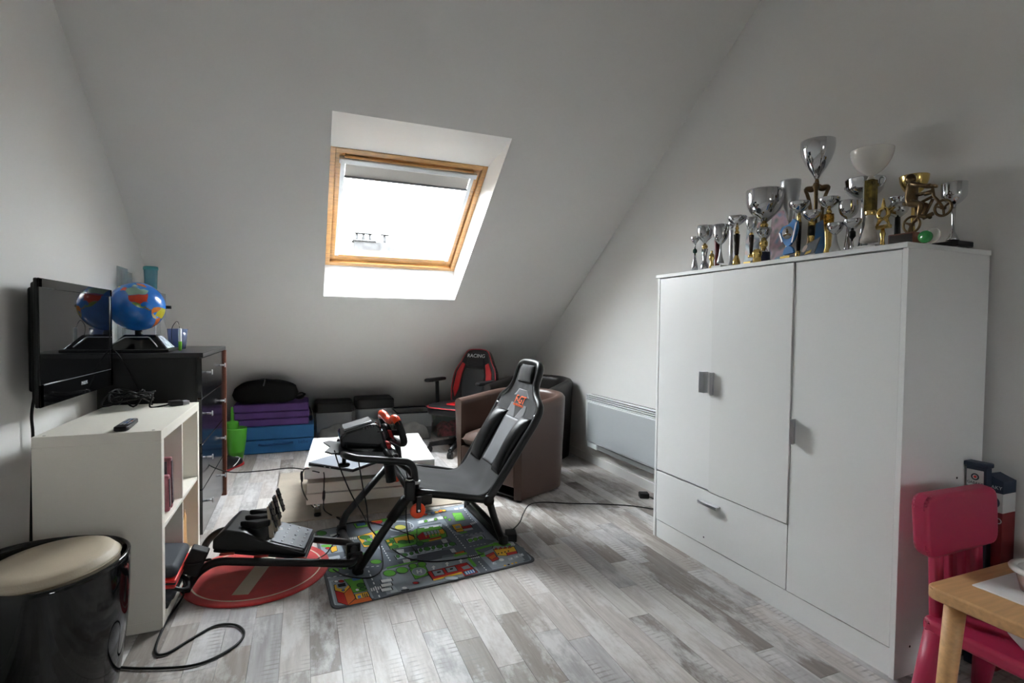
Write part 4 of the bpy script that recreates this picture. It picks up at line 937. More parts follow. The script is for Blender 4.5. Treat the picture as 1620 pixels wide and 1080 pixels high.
# ---- wheel base and rim
wh = thing('wheel_controller', 'black racing wheel unit with orange trimmed rim, clamped on the rig', 'steering wheel', (.31, 2.85, .545))
b = MB(); pl = [(.10, 2.74), (.13, 2.70), (.17, 2.72), (.20, 2.68), (.40, 2.66), (.44, 2.70), (.44, 3.0), (.40, 3.04), (.20, 3.02), (.17, 2.98), (.13, 3.0), (.10, 2.96), (.13, 2.85)]
b.prism([(x, y, .540-(x-.1)*.10) for x, y in pl], (0, 0, .008), .002, 1); b.build('mounting_plate', mat('grey_steel_plate', (.06, .062, .066), .35, .3), wh)
for y in (2.72, 2.98):
    b = MB(); b.cyl((.19, y, .475), (.19, y, .533), .010, n=10); b.lathe((.19, y, .47), [(0, 0), (.026, 0), (.031, .006), (.026, .013), (0, .015)], 12); b.build('clamp_knob', M_black, wh)
prof_ = [(.178, .556), (.172, .60), (.176, .618), (.20, .634), (.325, .668), (.352, .668), (.375, .650), (.395, .58), (.418, .508), (.30, .516), (.22, .532)]
b = MB(); b.prism([(x, 2.745, z) for x, z in prof_], (0, .21, 0), .012, 3); b.build('motor_housing', M_gloss, wh)
b = MB(); b.box((.19, 2.78, .650), (.335, 2.92, .662), .004, 2, rot=Matrix.Rotation(math.radians(-15), 3, 'Y')); b.build('top_cover', mat('dark_silver_plastic', (.22, .225, .235), .25, .5), wh)  # top coloured paler to stand in for the window's reflection
for k in range(6):
    b = MB(); x = .285+k*.013; b.box((x, 2.742, .640+k*.003), (x+.006, 2.757, .652+k*.003), .002, 1); b.build('vent_rib', M_black, wh)
b = MB(); b.box((.355, 2.740, .622), (.385, 2.752, .632), .003, 1); b.build('side_button', M_black, wh)
RCn = Vector((.425, 2.85, .604)); rup = Vector((-.34, 0, .94)).normalized(); ry = Vector((-.22, .975, 0)).normalized(); rup = (rup-ry*rup.dot(ry)).normalized(); rn = ry.cross(rup)
if rn.x < 0: rn = -rn
def rw(a, c, h=0): return RCn+ry*a*.92+rup*c*.68+rn*h
b = MB(); b.tube([RCn-rn*.06, RCn-rn*.01], .03, 16); b.build('wheel_shaft', M_silver, wh)
b = MB(); b.tube([RCn-rn*.018, RCn+rn*.01], [.05, .046], 20); b.build('wheel_hub', M_black, wh)
rp = [(-.128, .085), (-.108, .112), (-.075, .108), (-.04, .08), (0, .07), (.04, .08), (.075, .108), (.108, .112), (.128, .085), (.135, .04), (.135, -.02), (.118, -.082), (.06, -.108), (-.06, -.108), (-.118, -.082), (-.135, -.02), (-.135, .04)]
ring = smoothpath([rw(a, c, .03) for a, c in rp], 5, True)
b = MB(); b.tube(ring, .019, 12, True); rim = b.build('rim', M_black, wh)
ring2 = smoothpath([rw(a*1.115, c*1.115, .03) for a, c in rp], 5, True)
b = MB(); b.tube(ring2, .004, 6, True); b.build('orange_stripe', M_orange, rim)
for s in (-1, 1):
    b = MB(); b.tube(smoothpath([rw(s*.128, .088, .03), rw(s*.108, .115, .03), rw(s*.075, .111, .03), rw(s*.04, .083, .03), rw(0, .073, .03)], 5), .0205, 10); b.build('orange_grip', M_orange, rim)
for s in (-1, 1):
    b = MB(); b.prism([rw(s*.04, .02, .0), rw(s*.125, .03, .018), rw(s*.125, -.02, .018), rw(s*.04, -.025, .0)], rn*.010, .002, 1); b.build('spoke', M_black, wh)
    b = MB(); b.prism([rw(s*.05, .035, -.014), rw(s*.10, .045, -.014), rw(s*.105, -.03, -.014), rw(s*.05, -.025, -.014)], rn*.005, .001, 1); b.build('shift_paddle', M_red, wh)
b = MB(); b.prism([rw(-.02, -.03, 0), rw(.02, -.03, 0), rw(.03, -.10, .018), rw(-.03, -.10, .018)], rn*.010, .002, 1); b.build('spoke', M_black, wh)
b = MB(); b.box((.412, 2.80, .512), (.436, 2.90, .545), .004, 1); b.build('red_latch', M_red, wh)
# ---- pedals
pd = thing('pedal_set', 'black three pedal unit standing on the front frame over the red rug', 'pedals', (-.16, 2.72, .15))
PDR = Matrix.Rotation(math.radians(-10), 4, 'Z'); PDO = Vector((-.160, 2.70, .0)); 
def pdv(x, y, z): return PDO+(PDR@Vector((x, y, z)))
pp = [(-.195, .178), (-.192, .222), (-.145, .264), (-.06, .246), (.03, .196), (.19, .142), (.197, .124), (.18, .118)]
b = MB(); b.prism([pdv(x, -.135, z) for x, z in pp], (PDR@Vector((0, .27, 0))), .010, 2); b.build('pedal_body', mat('satin_black_plastic', (.008, .0083, .009), .32, spec=.4), pd)
b = MB(); b.prism([pdv(x, y, .146-.152*x) for x, y in ((-.19, -.13), (.20, -.145), (.20, .145), (-.19, .13))], (0, 0, -.010), .002, 1); b.build('base_plate', M_metalblk, pd)
for x in (-.13, .01, .17):
    b = MB(); b.prism([pdv(x-.03, -.150, .136-.152*x), pdv(x+.03, -.150, .136-.152*x), pdv(x+.03, -.138, .136-.152*x), pdv(x-.03, -.138, .136-.152*x)], (0, 0, .008), .001, 1); b.build('red_bracket', mat('red_edge', (.5, .05, .03), .4), pd)
hp0, hp1 = (.045, .1925), (.188, .1445)
b = MB(); b.prism([pdv(hp0[0], -.115, hp0[1]), pdv(hp1[0], -.115, hp1[1]), pdv(hp1[0], .115, hp1[1]), pdv(hp0[0], .115, hp0[1])], (0, 0, .003), .001, 1); hpl = b.build('heel_plate', mat('grey_heel_plate', (.11, .114, .125), .38, .3), pd)
for i in range(3):
    for j in range(5):
        t = .30+.28*i; x = hp0[0]+(hp1[0]-hp0[0])*t; z = hp0[1]+(hp1[1]-hp0[1])*t+.003; b = MB(); b.lathe(pdv(x, -.092+.046*j, z), [(.006, 0), (.005, .003), (0, .004)], 8); b.build('stud', M_silver, hpl)
text_mesh('heel_lettering', 'logi', .02, frame3(pdv(.056, .03, .193), PDR.to_3x3()@Vector((0, -1, 0)), PDR.to_3x3()@Vector((-1, 0, .2))), mat('white_print', (.7, .7, .7), .5), pd, .0003)
for j, y in enumerate((-.075, .0, .075)):
    b = MB(); b.prism([pdv(-.10, y, .252), pdv(-.02, y-.026, .240), pdv(.035, y-.02, .252), pdv(.035, y+.02, .252), pdv(-.02, y+.026, .240)], (0, 0, .03), .008, 2); b.build('pedal_boot', M_black, pd)
    b = MB(); b.prism([pdv(.03, y-.006, .185), pdv(.05, y-.006, .185), pdv(.03, y-.006, .34), pdv(.018, y-.006, .34)], PDR@Vector((0, .012, 0)), .002, 1); arm = b.build('pedal_arm', mat('beige_steel', (.45, .38, .30), .35, .6), pd)
    w_ = .022 if j != 0 else .020
    b = MB(); b.prism([pdv(.058, y-w_, .245+.01*j), pdv(.064, y-w_, .243+.01*j), pdv(.034, y-w_, .352+.01*j), pdv(.026, y-w_, .352+.01*j)], PDR@Vector((0, 2*w_, 0)), .003, 2); b.build('pedal_face', M_gloss, arm)
    for k in range(3):
        b = MB(); b.lathe(pdv(.061-.008*k, y, .27+.01*j+.028*k), [(.0045, 0), (.003, .003), (0, .0035)], 8, axis=PDR@Vector((1, 0, .25))); b.build('pedal_hole', M_hole, arm)
# power adapter leaning on the frame end
pa_ = thing('power_adapter', 'large black power brick strapped to the front end of the pedal frame', 'adapter', (-.43, 2.58, .07))
Rb = Matrix.Rotation(math.radians(24), 3, 'Y'); BC = PX(309, 886, y=2.58)
b = MB(); b.box(BC-Vector((.036, .03, .056)), BC+Vector((.036, .03, .056)), .007, 2, rot=Rb); b.build('brick', M_blackmatte, pa_)
b = MB(); b.tube(smoothpath([BC+Vector(q) for q in ((-.05, -.01, .0), (0, -.034, .0), (.05, -.01, .0), (.05, .03, -.02), (0, .045, -.02), (-.05, .03, -.01))], 6, True), .005, 6, True); b.build('strap', M_black, pa_)
# ================================================================== TUB ARMCHAIRS
def tub_chair(name, label, loc, rz, m, h=.70):
    t_ = thing(name, label, 'armchair', loc, rz)
    def plan(u, w, d0, d1, rb):
        """U-shaped outline: u 0..1 from right arm front, round the back, to left arm front"""
        L1 = d0+d1-rb; La = math.pi*rb*.5; Lb = 2*(w-rb); tot = 2*L1+2*La+Lb; s = u*tot
        if s < L1: return (d0-s, -w)
        s -= L1
        if s < La: a = s/rb; return (-(d1-rb)-rb*math.sin(a), -(w-rb)-rb*math.cos(a))
        s -= La
        if s < Lb: return (-d1, -(w-rb)+s)
        s -= Lb
        if s < La: a = s/rb; return (-(d1-rb)-rb*math.cos(a), (w-rb)+rb*math.sin(a))
        s -= La; return (-(d1-rb)+s, w)
    def shell(i, j):
        # j: 0 outer bottom .. over the rounded rim .. 1 inner bottom
        xo, yo = plan(i, .335, .30, .32, .24); xi, yi = plan(i, .265, .30, .25, .19)
        back = max(0, math.sin(math.pi*i))**1.2; top = h-.055+.055*back
        fl = 1+.03*0
        if j < .42: k = j/.42; z = .02+(top-.035-.02)*k; f = .93+.07*k; return Vector((xo*f if xo < 0 else xo-.02*(1-k), yo*f, z))
        if j < .58:
            k = (j-.42)/.16; a = math.pi*k; mx_, my_ = (xo+xi)/2, (yo+yi)/2; c = math.cos(a)
            return Vector((mx_+(xo-xi)/2*c, my_+(yo-yi)/2*c, top-.035+.035*math.sin(a)))
        k = (j-.58)/.42; z = top-.035-(top-.035-.25)*k; return Vector((xi, yi, z))
    b = MB(); b.grid(shell, 56, 30)
    # close the arm fronts
    for e in (0, 1):
        pts = [shell(e, k/30) for k in range(31)]; pts.append(Vector((pts[-1].x, pts[-1].y, .02))); b.poly(pts if e else pts[::-1])
    sh_ = b.build('shell', m, t_, local=True)
    b = MB(); b.prism([(.26, -.262, .10), (.30, -.262, .10), (.30, .262, .10), (.26, .262, .10)], (0, 0, .20), .006, 2); b.build('front_panel', m, t_, local=True)
    def cush(i, j):
        x = -.235+.55*i; w = .255 if x > -.05 else .255*math.sqrt(max(0, 1-((x+.05)/.20)**2))+.01
        e = (max(0, math.sin(math.pi*i))*max(0, math.sin(math.pi*j)))**.28
        return Vector((x, -w+2*w*j, .355+.095*e))
    b = MB(); b.grid(cush, 20, 20); b.grid(lambda i, j: Vector((cush(i, j).x, cush(i, j).y, .355-.08*((max(0, math.sin(math.pi*i))*max(0, math.sin(math.pi*j)))**.2))), 20, 20); b.build('seat_cushion', m, t_, local=True)
    for x, y in ((.25, -.27), (.25, .27), (-.22, -.17), (-.22, .17)):
        b = MB(); b.cyl((x, y, 0), (x, y, .03), .018, .022, 12); b.build('leg', M_black, t_, local=True)
    b = MB(); b.prism([shell(u/20, 0)*.97+Vector((0, 0, .004)) for u in range(21)], (0, 0, .01)); b.build('base_board', M_black, t_, local=True)
    return t_
M_lea = mat('brown_leatherette', srgb(72, 54, 47), .36, bump=.25, bscale=350, var=.10, vscale=5)
M_leb = mat('black_leatherette', srgb(24, 20, 19), .4, bump=.25, bscale=350)
tub_chair('tub_armchair', 'brown leatherette tub armchair right behind the racing seat', (1.46, 3.56, 0), math.radians(-154.5), M_lea)
tub_chair('tub_armchair', 'dark tub armchair half hidden behind the brown one', (1.93, 4.30, 0), math.radians(-140), M_leb, .72)

# ================================================================== GAMING CHAIR
gc = thing('gaming_chair', 'black and red gaming chair with armrests near the roof slope', 'office chair', (1.36, 4.68, 0), math.radians(-141))
M_gblk = mat('black_vinyl', (.009, .009, .010), .42, spec=.35, bump=.15, bscale=300); M_gred = mat('red_vinyl', srgb(165, 14, 22), .45, bump=.15, bscale=300); M_pipe = mat('red_piping', srgb(185, 50, 60), .5)
def seatpt(a, r, z): return Vector((r[0]*math.copysign(abs(math.cos(a))**.55, math.cos(a)), r[1]*math.copysign(abs(math.sin(a))**.55, math.sin(a)), z))
NS = 40
b = MB(); rings = [(.97, .37), (1.0, .385), (1.0, .42), (.96, .445), (.8, .452)]
V = [[b.bm.verts.new(seatpt(2*math.pi*k/NS, (.27*f, .25*f), z)) for k in range(NS)] for f, z in rings]; fs = []
for A_, B_ in zip(V, V[1:]):
    for k in range(NS): fs.append(b.bm.faces.new((A_[k], A_[(k+1) % NS], B_[(k+1) % NS], B_[k])))
fs.append(b.bm.faces.new(V[0][::-1])); fs.append(b.bm.faces.new(V[-1])); b._mark(fs, True); seat = b.build('seat', M_gblk, gc, local=True)
b = MB(); b.tube([seatpt(2*math.pi*k/NS, (.272, .252), .435) for k in range(NS)], .005, 6, True); b.build('piping', M_pipe, seat, local=True)
b = MB(); b.prism([(-.20, -.075, .448), (.10, -.085, .448), (.13, -.05, .448), (.13, .05, .448), (.10, .085, .448), (-.20, .075, .448)], (0, 0, .008), .004, 2); b.build('red_insert', M_gred, seat, local=True)
# backrest in the local YZ plane, leaning back
def bkpt(y, z, h=0):
    lean = math.radians(14); return Vector((-.20-(z-.44)*math.sin(lean)+h*math.cos(lean), y, .44+(z-.44)*math.cos(lean)+h*math.sin(lean)))
OUTL = [(-.18, .42), (-.235, .50), (-.245, .62), (-.225, .74), (-.175, .83), (-.14, .90), (-.10, .945), (0, .955)]
OUTL = OUTL+[(-y, z) for y, z in OUTL[-2::-1]]
b = MB(); ol = smoothpath([bkpt(y, z, -.05) for y, z in OUTL], 4, True); lean = math.radians(14); nv = Vector((math.cos(lean), 0, math.sin(lean)))
b.prism(ol, nv*.085, .018, 3); back = b.build('backrest', M_gblk, gc, local=True)
b = MB(); b.tube(smoothpath([bkpt(y*1.005, z, .026) for y, z in OUTL], 4, True), .005, 6, True); b.build('piping', M_pipe, back, local=True)
for s in (-1, 1):
    q = [(s*.215, .55), (s*.20, .72), (s*.15, .82), (s*.115, .80), (s*.14, .70), (s*.155, .55), (s*.185, .47)]
    b = MB(); b.prism([bkpt(y, z, .028) for y, z in q], nv*.018, .006, 2); b.build('red_insert', M_gred, back, local=True)
b = MB(); b.prism([bkpt(y, z, .028) for y, z in ((-.10, .48), (.10, .48), (.12, .58), (.125, .70), (.10, .76), (-.10, .76), (-.125, .70), (-.12, .58))], nv*.014, .006, 2); b.build('centre_pad', mat('charcoal_vinyl', (.02, .021, .022), .4, spec=.35, bump=.15, bscale=300), back, local=True)
b = MB(); b.prism([bkpt(y, z, .028) for y, z in ((-.10, .79), (.10, .79), (.085, .905), (.05, .925), (-.05, .925), (-.085, .905))], nv*.014, .006, 2); b.build('head_pad', M_gblk, back, local=True)
tm = text_mesh('white_lettering', 'RACING', .05, frame3(bkpt(0, .885, .0435), (0, 1, 0), bkpt(0, 1, 0)-bkpt(0, .5, 0)), mat('white_print', (.7, .7, .7), .5), None, .0006, None, sx=1.1); tm.parent = back
for s in (-1, 1):
    b = MB(); b.tube(roundpath([(-.03, s*.20, .375), (-.03, s*.275, .38), (-.03, s*.285, .42), (-.02, s*.285, .645)], .04), .018, 10); ap = b.build('arm_post', M_black, gc, local=True)
    b = MB(); b.prism([(-.13, s*.285-.03, .645), (.10, s*.285-.045, .645), (.15, s*.285-.02, .645), (.15, s*.285+.02, .645), (.10, s*.285+.045, .645), (-.13, s*.285+.03, .645)], (0, 0, .03), .010, 2); b.build('arm_pad', M_black, ap, local=True)
b = MB(); b.box((-.12, -.10, .345), (.12, .10, .372), .01); b.cyl((0, 0, .10), (0, 0, .35), .028, n=16); b.cyl((0, 0, .07), (0, 0, .22), .038, n=16); b.build('gas_lift', M_black, gc, local=True)
for k in range(5):
    a = 2*math.pi*k/5+.3; d = Vector((math.cos(a), math.sin(a), 0)); p = d*.28
    b = MB(); b.tube([d*.02+Vector((0, 0, .105)), p+Vector((0, 0, .072))], [.03, .02], 10); lg = b.build('base_leg', M_black, gc, local=True)
    b = MB(); q = Vector((-d.y, d.x, 0)); b.cyl(p-q*.022+Vector((0, 0, .028)), p+q*.022+Vector((0, 0, .028)), .028, n=16); b.cyl(p+Vector((0, 0, .03)), p+Vector((0, 0, .075)), .01, n=10); b.build('caster', M_black, lg, local=True)

# ================================================================== STORAGE BELOW THE SLOPE
M_lid = mat('dark_grey_lid', (.008, .008, .009), .5, spec=.3)
M_cloth = mat('pale_folded_cloth', (.6, .55, .5), .95, bump=.6, bscale=40, bdist=.01, var=.15, vscale=12)
def bin_(x0, x1, y0, y1, h, lidh, label, seed, lidm=M_lid, fillc=M_cloth):
    t_ = thing('storage_bin', label, 'storage box', ((x0+x1)/2, (y0+y1)/2, 0), group='clear storage bins below the slope')
    b = MB(); tp = .018
    def wall(z0, z1):
        return None
    q0 = rounded([(x0+tp, y0+tp, .001), (x1-tp, y0+tp, .001), (x1-tp, y1-tp, .001), (x0+tp, y1-tp, .001)], .03, 4); q1 = rounded([(x0, y0, h), (x1, y0, h), (x1, y1, h), (x0, y1, h)], .03, 4)
    n = len(q0); A_ = [b.bm.verts.new(p) for p in q0]; B_ = [b.bm.verts.new(p) for p in q1]; fs = [b.bm.faces.new(A_[::-1])]
    for k in range(n): fs.append(b.bm.faces.new((A_[k], A_[(k+1) % n], B_[(k+1) % n], B_[k])))
    b._mark(fs, True); b.build('bin_body', M_clear, t_)
    if lidh:
        b = MB(); b.prism(rounded([(x0-.008, y0-.008, h), (x1+.008, y0-.008, h), (x1+.008, y1+.008, h), (x0-.008, y1+.008, h)], .035, 5), (0, 0, lidh), .014, 3); b.build('lid', lidm, t_)
    else:
        b = MB(); b.tube(rounded([(x0, y0, h), (x1, y0, h), (x1, y1, h), (x0, y1, h)], .03, 4), .008, 8, True); b.build('rim', M_lid, t_)
    def f(i, j):
        x = x0+.03+(x1-x0-.06)*i; y = y0+.03+(y1-y0-.06)*j; e = (max(0, math.sin(math.pi*i))*max(0, math.sin(math.pi*j)))**.25
        return Vector((x, y, .01+e*(h*.42+h*.28*mnoise.noise(Vector((i*2.6+seed, j*2.6, seed))))))
    b = MB(); b.grid(f, 22, 18); b.build('folded_contents', fillc, t_)
    return t_
bin_(.115, .455, 5.33, 5.63, .315, .10, 'clear bin with a dark lid beside the blue case', 1.3)
b2 = bin_(.495, .85, 5.33, 5.63, .335, .10, 'clear bin with a dark lid in the middle of the row', 4.1, fillc=mat('mixed_toys', (.30, .16, .15), .8, var=.8, vscale=30, bump=.5, bscale=40, bdist=.01))
b3 = bin_(.885, 1.25, 5.28, 5.66, .285, .0, 'open clear bin of cloth behind the coffee table', 7.7)
bin_(1.29, 1.62, 5.30, 5.62, .30, .03, 'clear bin of red toys behind the gaming chair', 9.2, fillc=mat('red_pink_toys', (.35, .06, .07), .7, var=.9, vscale=25, bump=.5, bscale=40, bdist=.01))
M_blue = mat('blue_canvas', srgb(40, 100, 150), .75, bump=.3, bscale=300, var=.12, vscale=7)
M_purple = mat('purple_canvas', srgb(92, 62, 124), .8, bump=.3, bscale=300, var=.14, vscale=7)
bc = thing('folded_mattress', 'blue folding travel mattress with a carry handle at the bottom of the pile', 'mattress', (-.24, 5.42, 0))
for z0, z1 in ((.002, .122), (.126, .246)):
    b = MB(); b.box((-.60, 5.165, z0), (.095, 5.68, z1), .012, 3); b.build('panel', M_blue, bc)
b = MB(); b.tube(smoothpath([(-.37, 5.165, .085), (-.33, 5.148, .083), (-.23, 5.143, .085), (-.13, 5.148, .088), (-.09, 5.165, .09)], 6), .009, 8); b.build('carry_handle', mat('dark_blue_webbing', srgb(20, 70, 115), .8), bc)
text_mesh('woven_label', 'bebe', .045, frame3((.0, 5.1642, .09), (1, 0, 0), (0, 0, 1)), mat('dark_blue_webbing', srgb(20, 70, 115), .8), bc, .0012)
pc = thing('folded_mattress', 'purple folded foam mattress lying on the blue one', 'mattress', (-.26, 5.38, .247))
for z0, z1, dx in ((.248, .312, 0), (.314, .376, .005), (.378, .45, .0)):
    b = MB(); b.box((-.575+dx, 5.175, z0), (.05+dx, 5.575, z1), .014, 3); b.build('foam_layer', M_purple, pc)
b = MB(); b.tube(smoothpath([(.05, 5.24, .40), (.075, 5.21, .36), (.085, 5.22, .30), (.06, 5.25, .27)], 6), .007, 6); b.build('black_strap', M_black, pc)
bg = thing('sports_bag', 'black fabric bag lying on top of the purple mattress', 'bag', (-.32, 5.25, .452))
def bagp(i, j):
    a = 2*math.pi*i; u = -1+2*j; L = .275; k = max(0, 1-abs(u)**5)**.40
    x = -.315+L*u; yy = math.cos(a); zz = math.sin(a)
    top = .215-.035*max(0, u)-.06*max(0, -u)**2
    y = 5.25+.105*k*math.copysign(abs(yy)**.55, yy); z = .455+top/2+top/2*k*math.copysign(abs(zz)**.45, zz)
    return Vector((x, y, z+mnoise.noise(Vector((x*9, y*9, z*9)))*.008))
b = MB(); b.grid(bagp, 32, 24, closed_u=True); b.build('bag_body', mat('black_nylon', (.004, .004, .0045), .75, spec=.2, bump=.3, bscale=200), bg)
b = MB(); b.tube(smoothpath([(-.36, 5.20, .667), (-.345, 5.18, .675), (-.325, 5.175, .678), (-.318, 5.17, .665), (-.328, 5.135, .62)], 6), .006, 6); b.build('zip_puller', mat('grey_webbing', (.10, .10, .105), .7), bg)
b = MB()
for k in range(4): b.tube(smoothpath([(-.06, 5.22+.012*k, .49), (-.02+.012*k, 5.20, .485+.012*k), (.005, 5.21, .50+.01*k), (-.01, 5.235, .535), (-.05, 5.24, .52)], 6, True), .006, 6, True)
b.build('strap_bundle', M_black, bg)
# green watering can
wc = thing('watering_can', 'lime green watering can with a thin upright spout', 'watering can', (-.555, 4.985, 0))
M_lime = mat('lime_plastic', srgb(72, 158, 38), .38)
WC = Vector((-.530, 4.985, 0))
b = MB(); b.lathe(WC, [(0, .001), (.042, .001), (.05, .012), (.066, .10), (.079, .20), (.083, .275), (.0835, .285), (.081, .285), (.076, .20), (.06, .06), (0, .05)], 28); b.build('reservoir', M_lime, wc)
b = MB(); b.lathe(WC+Vector((-.03, 0, 0)), [(.05, .20), (.053, .29), (.053, .325), (.046, .338), (.02, .345), (.014, .352), (.0125, .40), (.009, .463), (0, .464)], 22); b.build('spout', M_lime, wc)
# sneaker
sn = thing('sneaker', 'black sneaker with a red sole beside the dresser', 'shoe', (-.55, 4.75, 0))
SD = Vector((.42, .90, 0)).normalized(); SN = Vector((SD.y, -SD.x, 0)); SO = Vector((-.545, 4.735, 0))
def shp(a, l, z): return SO+SD*l+SN*a+Vector((0, 0, z))
outl = [(-.030, -.13), (.030, -.13), (.040, -.08), (.036, 0), (.046, .06), (.045, .11), (.028, .145), (0, .152), (-.03, .14), (-.044, .10), (-.045, .05), (-.036, 0), (-.040, -.08)]
b = MB(); b.prism([shp(a, l, .001) for a, l in smoothpath([Vector((x, y, 0)) for x, y in outl], 3, True) and [(p.x, p.y) for p in smoothpath([Vector((x, y, 0)) for x, y in outl], 3, True)]], (0, 0, .022), .005, 2); b.build('sole', mat('red_rubber', srgb(165, 30, 32), .6), sn)
def upper(i, j):
    a = 2*math.pi*i; l = -.125+.265*j; p = [q for q in outl]; w = .040+.006*math.sin(j*3)-(.03*max(0, (j-.82)/.18)**2)-(.01*max(0, .1-j)/.1); hh = .095-.05*max(0, min(1, (j-.35)/.5))
    if j > .93: hh *= .8
    z = .022+hh*max(0, math.sin(a))**.6 if math.sin(a) > 0 else .022
    return shp(w*math.cos(a), l, z)
b = MB(); b.grid(upper, 24, 20, closed_u=True); b.build('upper', M_black, sn)
b = MB(); b.tube(smoothpath([shp(.047, -.04, .03), shp(.046, .02, .05), shp(.040, .06, .07)], 5), .004, 6); b.tube(smoothpath([shp(.02, .085, .072), shp(.0, .095, .073), shp(-.02, .085, .072)], 5), .003, 6); b.tube(smoothpath([shp(.02, .105, .062), shp(.0, .115, .062), shp(-.02, .105, .062)], 5), .003, 6); b.build('white_trim', M_white, sn)

# ================================================================== BLACK POUF in the left foreground
pf = thing('pouf', 'glossy black plastic stool with a beige cushion in the left foreground', 'stool', (-.725, 2.02, 0))
PC = Vector((-.728, 2.02, 0))
def pshell(i, j):
    a = 2*math.pi*i
    zt = .435+.014*math.cos(a-2.4)+.008*math.cos(2*a)
    if j < .8: k = j/.8; r = .165+.035*k+.010*math.sin(math.pi*k); z = .004+(zt-.004)*k
    elif j < .86: k = (j-.8)/.06; r = .20-.012*k; z = zt+.004*math.sin(math.pi*k)
    else: k = (j-.86)/.14; r = .188-.012*k; z = zt-.085*k
    return PC+Vector((r*math.cos(a), r*math.sin(a), z))
b = MB(); b.grid(pshell, 48, 40, closed_u=True); b.lathe(PC, [(0, .004), (.165, .004)], 48); b.build('shell', M_gloss, pf)
def pcush(i, j):
    a = 2*math.pi*i; rr = .172
    prof = [(0, .03), (.9, .03), (1.0, .012), (1.0, -.025), (.95, -.035), (0, -.035)]
    k = j*5; n0 = min(int(k), 4); f = k-n0; r, z = prof[n0][0]+(prof[n0+1][0]-prof[n0][0])*f, prof[n0][1]+(prof[n0+1][1]-prof[n0][1])*f
    x, y = rr*r*math.cos(a), rr*r*math.sin(a); dome = .010*(1-r*r) if z > 0 else 0
    return PC+Vector((x, y, .412+z+dome+.07*x+.03*y))
b = MB(); b.grid(pcush, 48, 25, closed_u=True); cu_ = b.build('cushion', mat('beige_leatherette', srgb(182, 168, 146), .5, bump=.2, bscale=250, var=.05, vscale=10), pf)
b = MB(); b.tube([PC+Vector((.173*math.cos(2*math.pi*k/48), .173*math.sin(2*math.pi*k/48), .420+.07*.173*math.cos(2*math.pi*k/48)+.03*.173*math.sin(2*math.pi*k/48))) for k in range(48)], .0025, 6, True); b.build('seam', mat('beige_seam', srgb(150, 135, 112), .6), cu_)

# ================================================================== CHILD'S CHAIR, TABLE, CARTON
M_pink = mat('pink_plastic', srgb(178, 42, 80), .42, bump=.04, bscale=300)
kc = thing('child_chair', 'pink plastic child chair between wardrobe and wooden table', 'chair', (1.93, .86, 0))
kx0, kx1 = 1.725, 2.125
kl = math.radians(7)
def kb(x, z, dy=0): return Vector((x, .955+(z-.30)*math.tan(kl)*.32+dy, z))
b = MB(); pts = rounded([kb(kx0, .50), kb(kx1+.0, .49), kb(kx1-.005, .675), kb(kx0-.012, .688)], .045, 6)
b.prism(pts, (0, .048, .004), .012, 3); b.build('backrest', M_pink, kc)
for i, (a, c) in enumerate(((kx0+.055, kx0+.095), (kx0+.13, kx0+.17), (kx0+.205, kx0+.245), (kx0+.28, kx0+.32))):
    b = MB(); b.prism([kb(a, .29, .008), kb(c, .29, .008), kb(c, .51, .008), kb(a, .51, .008)], (0, .028, 0), .008, 2); b.build('back_slat', M_pink, kc)
b = MB(); b.prism(rounded([(kx0+.02, .995, .275), (kx1-.02, .995, .275), (kx1+.0, .665, .275), (kx0+.0, .665, .275)], .03, 4), (0, 0, .042), .012, 3); b.build('seat', M_pink, kc)
for x, y, dx, dy in ((kx0+.055, .955, -.045, .04), (kx1-.055, .955, .045, .04), (kx0+.055, .70, -.045, -.03), (kx1-.055, .70, .045, -.03)):
    b = MB(); b.tube([(x+dx, y+dy, .0), (x, y, .28)], [.024, .040], 16); b.build('leg', M_pink, kc)
kc.rotation_euler.z = math.radians(3)
M_birch = mat('birch_wood', srgb(212, 164, 112), .5, var=.12, vscale=8, stretch=(.8, 9, 9), bump=.05, bscale=120)
kt = thing('child_table', 'small light wooden child table in the right corner', 'table', (1.95, .6, 0))
tx0, tx1, tyn, tyf, tz = 1.60, 2.315, .30, .90, .48
def frame_ring(b, z0, z1): 
    pass
# frame of four boards round a white inset top
b = MB(); b.prism(rounded([(tx0, tyn, tz-.034), (tx1, tyn, tz-.034), (tx1, tyf, tz-.034), (tx0, tyf, tz-.034)], .035, 6), (0, 0, .034), .006, 3); b.build('table_top', M_birch, kt)
b = MB(); b.prism([(tx0+.115, tyn+.08, tz+.0002), (tx1-.08, tyn+.08, tz+.0002), (tx1-.08, tyf-.055, tz+.0002), (tx0+.115, tyf-.055, tz+.0002)], (0, 0, .004), .001, 1); b.build('white_inset', M_white, kt)
for x, y, dx, dy in ((tx0+.055, tyf-.05, -.02, .02), (tx1-.06, tyf-.05, .0, .02), (tx0+.055, tyn+.05, -.02, -.02), (tx1-.06, tyn+.05, .0, -.02)):
    b = MB(); b.tube([(x+dx, y+dy, 0), (x, y, tz-.033)], [.019, .025], 16); b.build('leg', M_birch, kt)
b = MB(); b.lathe((1.80, .70, 0), [(0, tz-.13), (.07, tz-.128), (.095, tz-.10), (.112, tz-.036), (.10, tz-.036)], 28); b.build('hanging_tub', M_white, kt, 'white round tub sunk below the top')
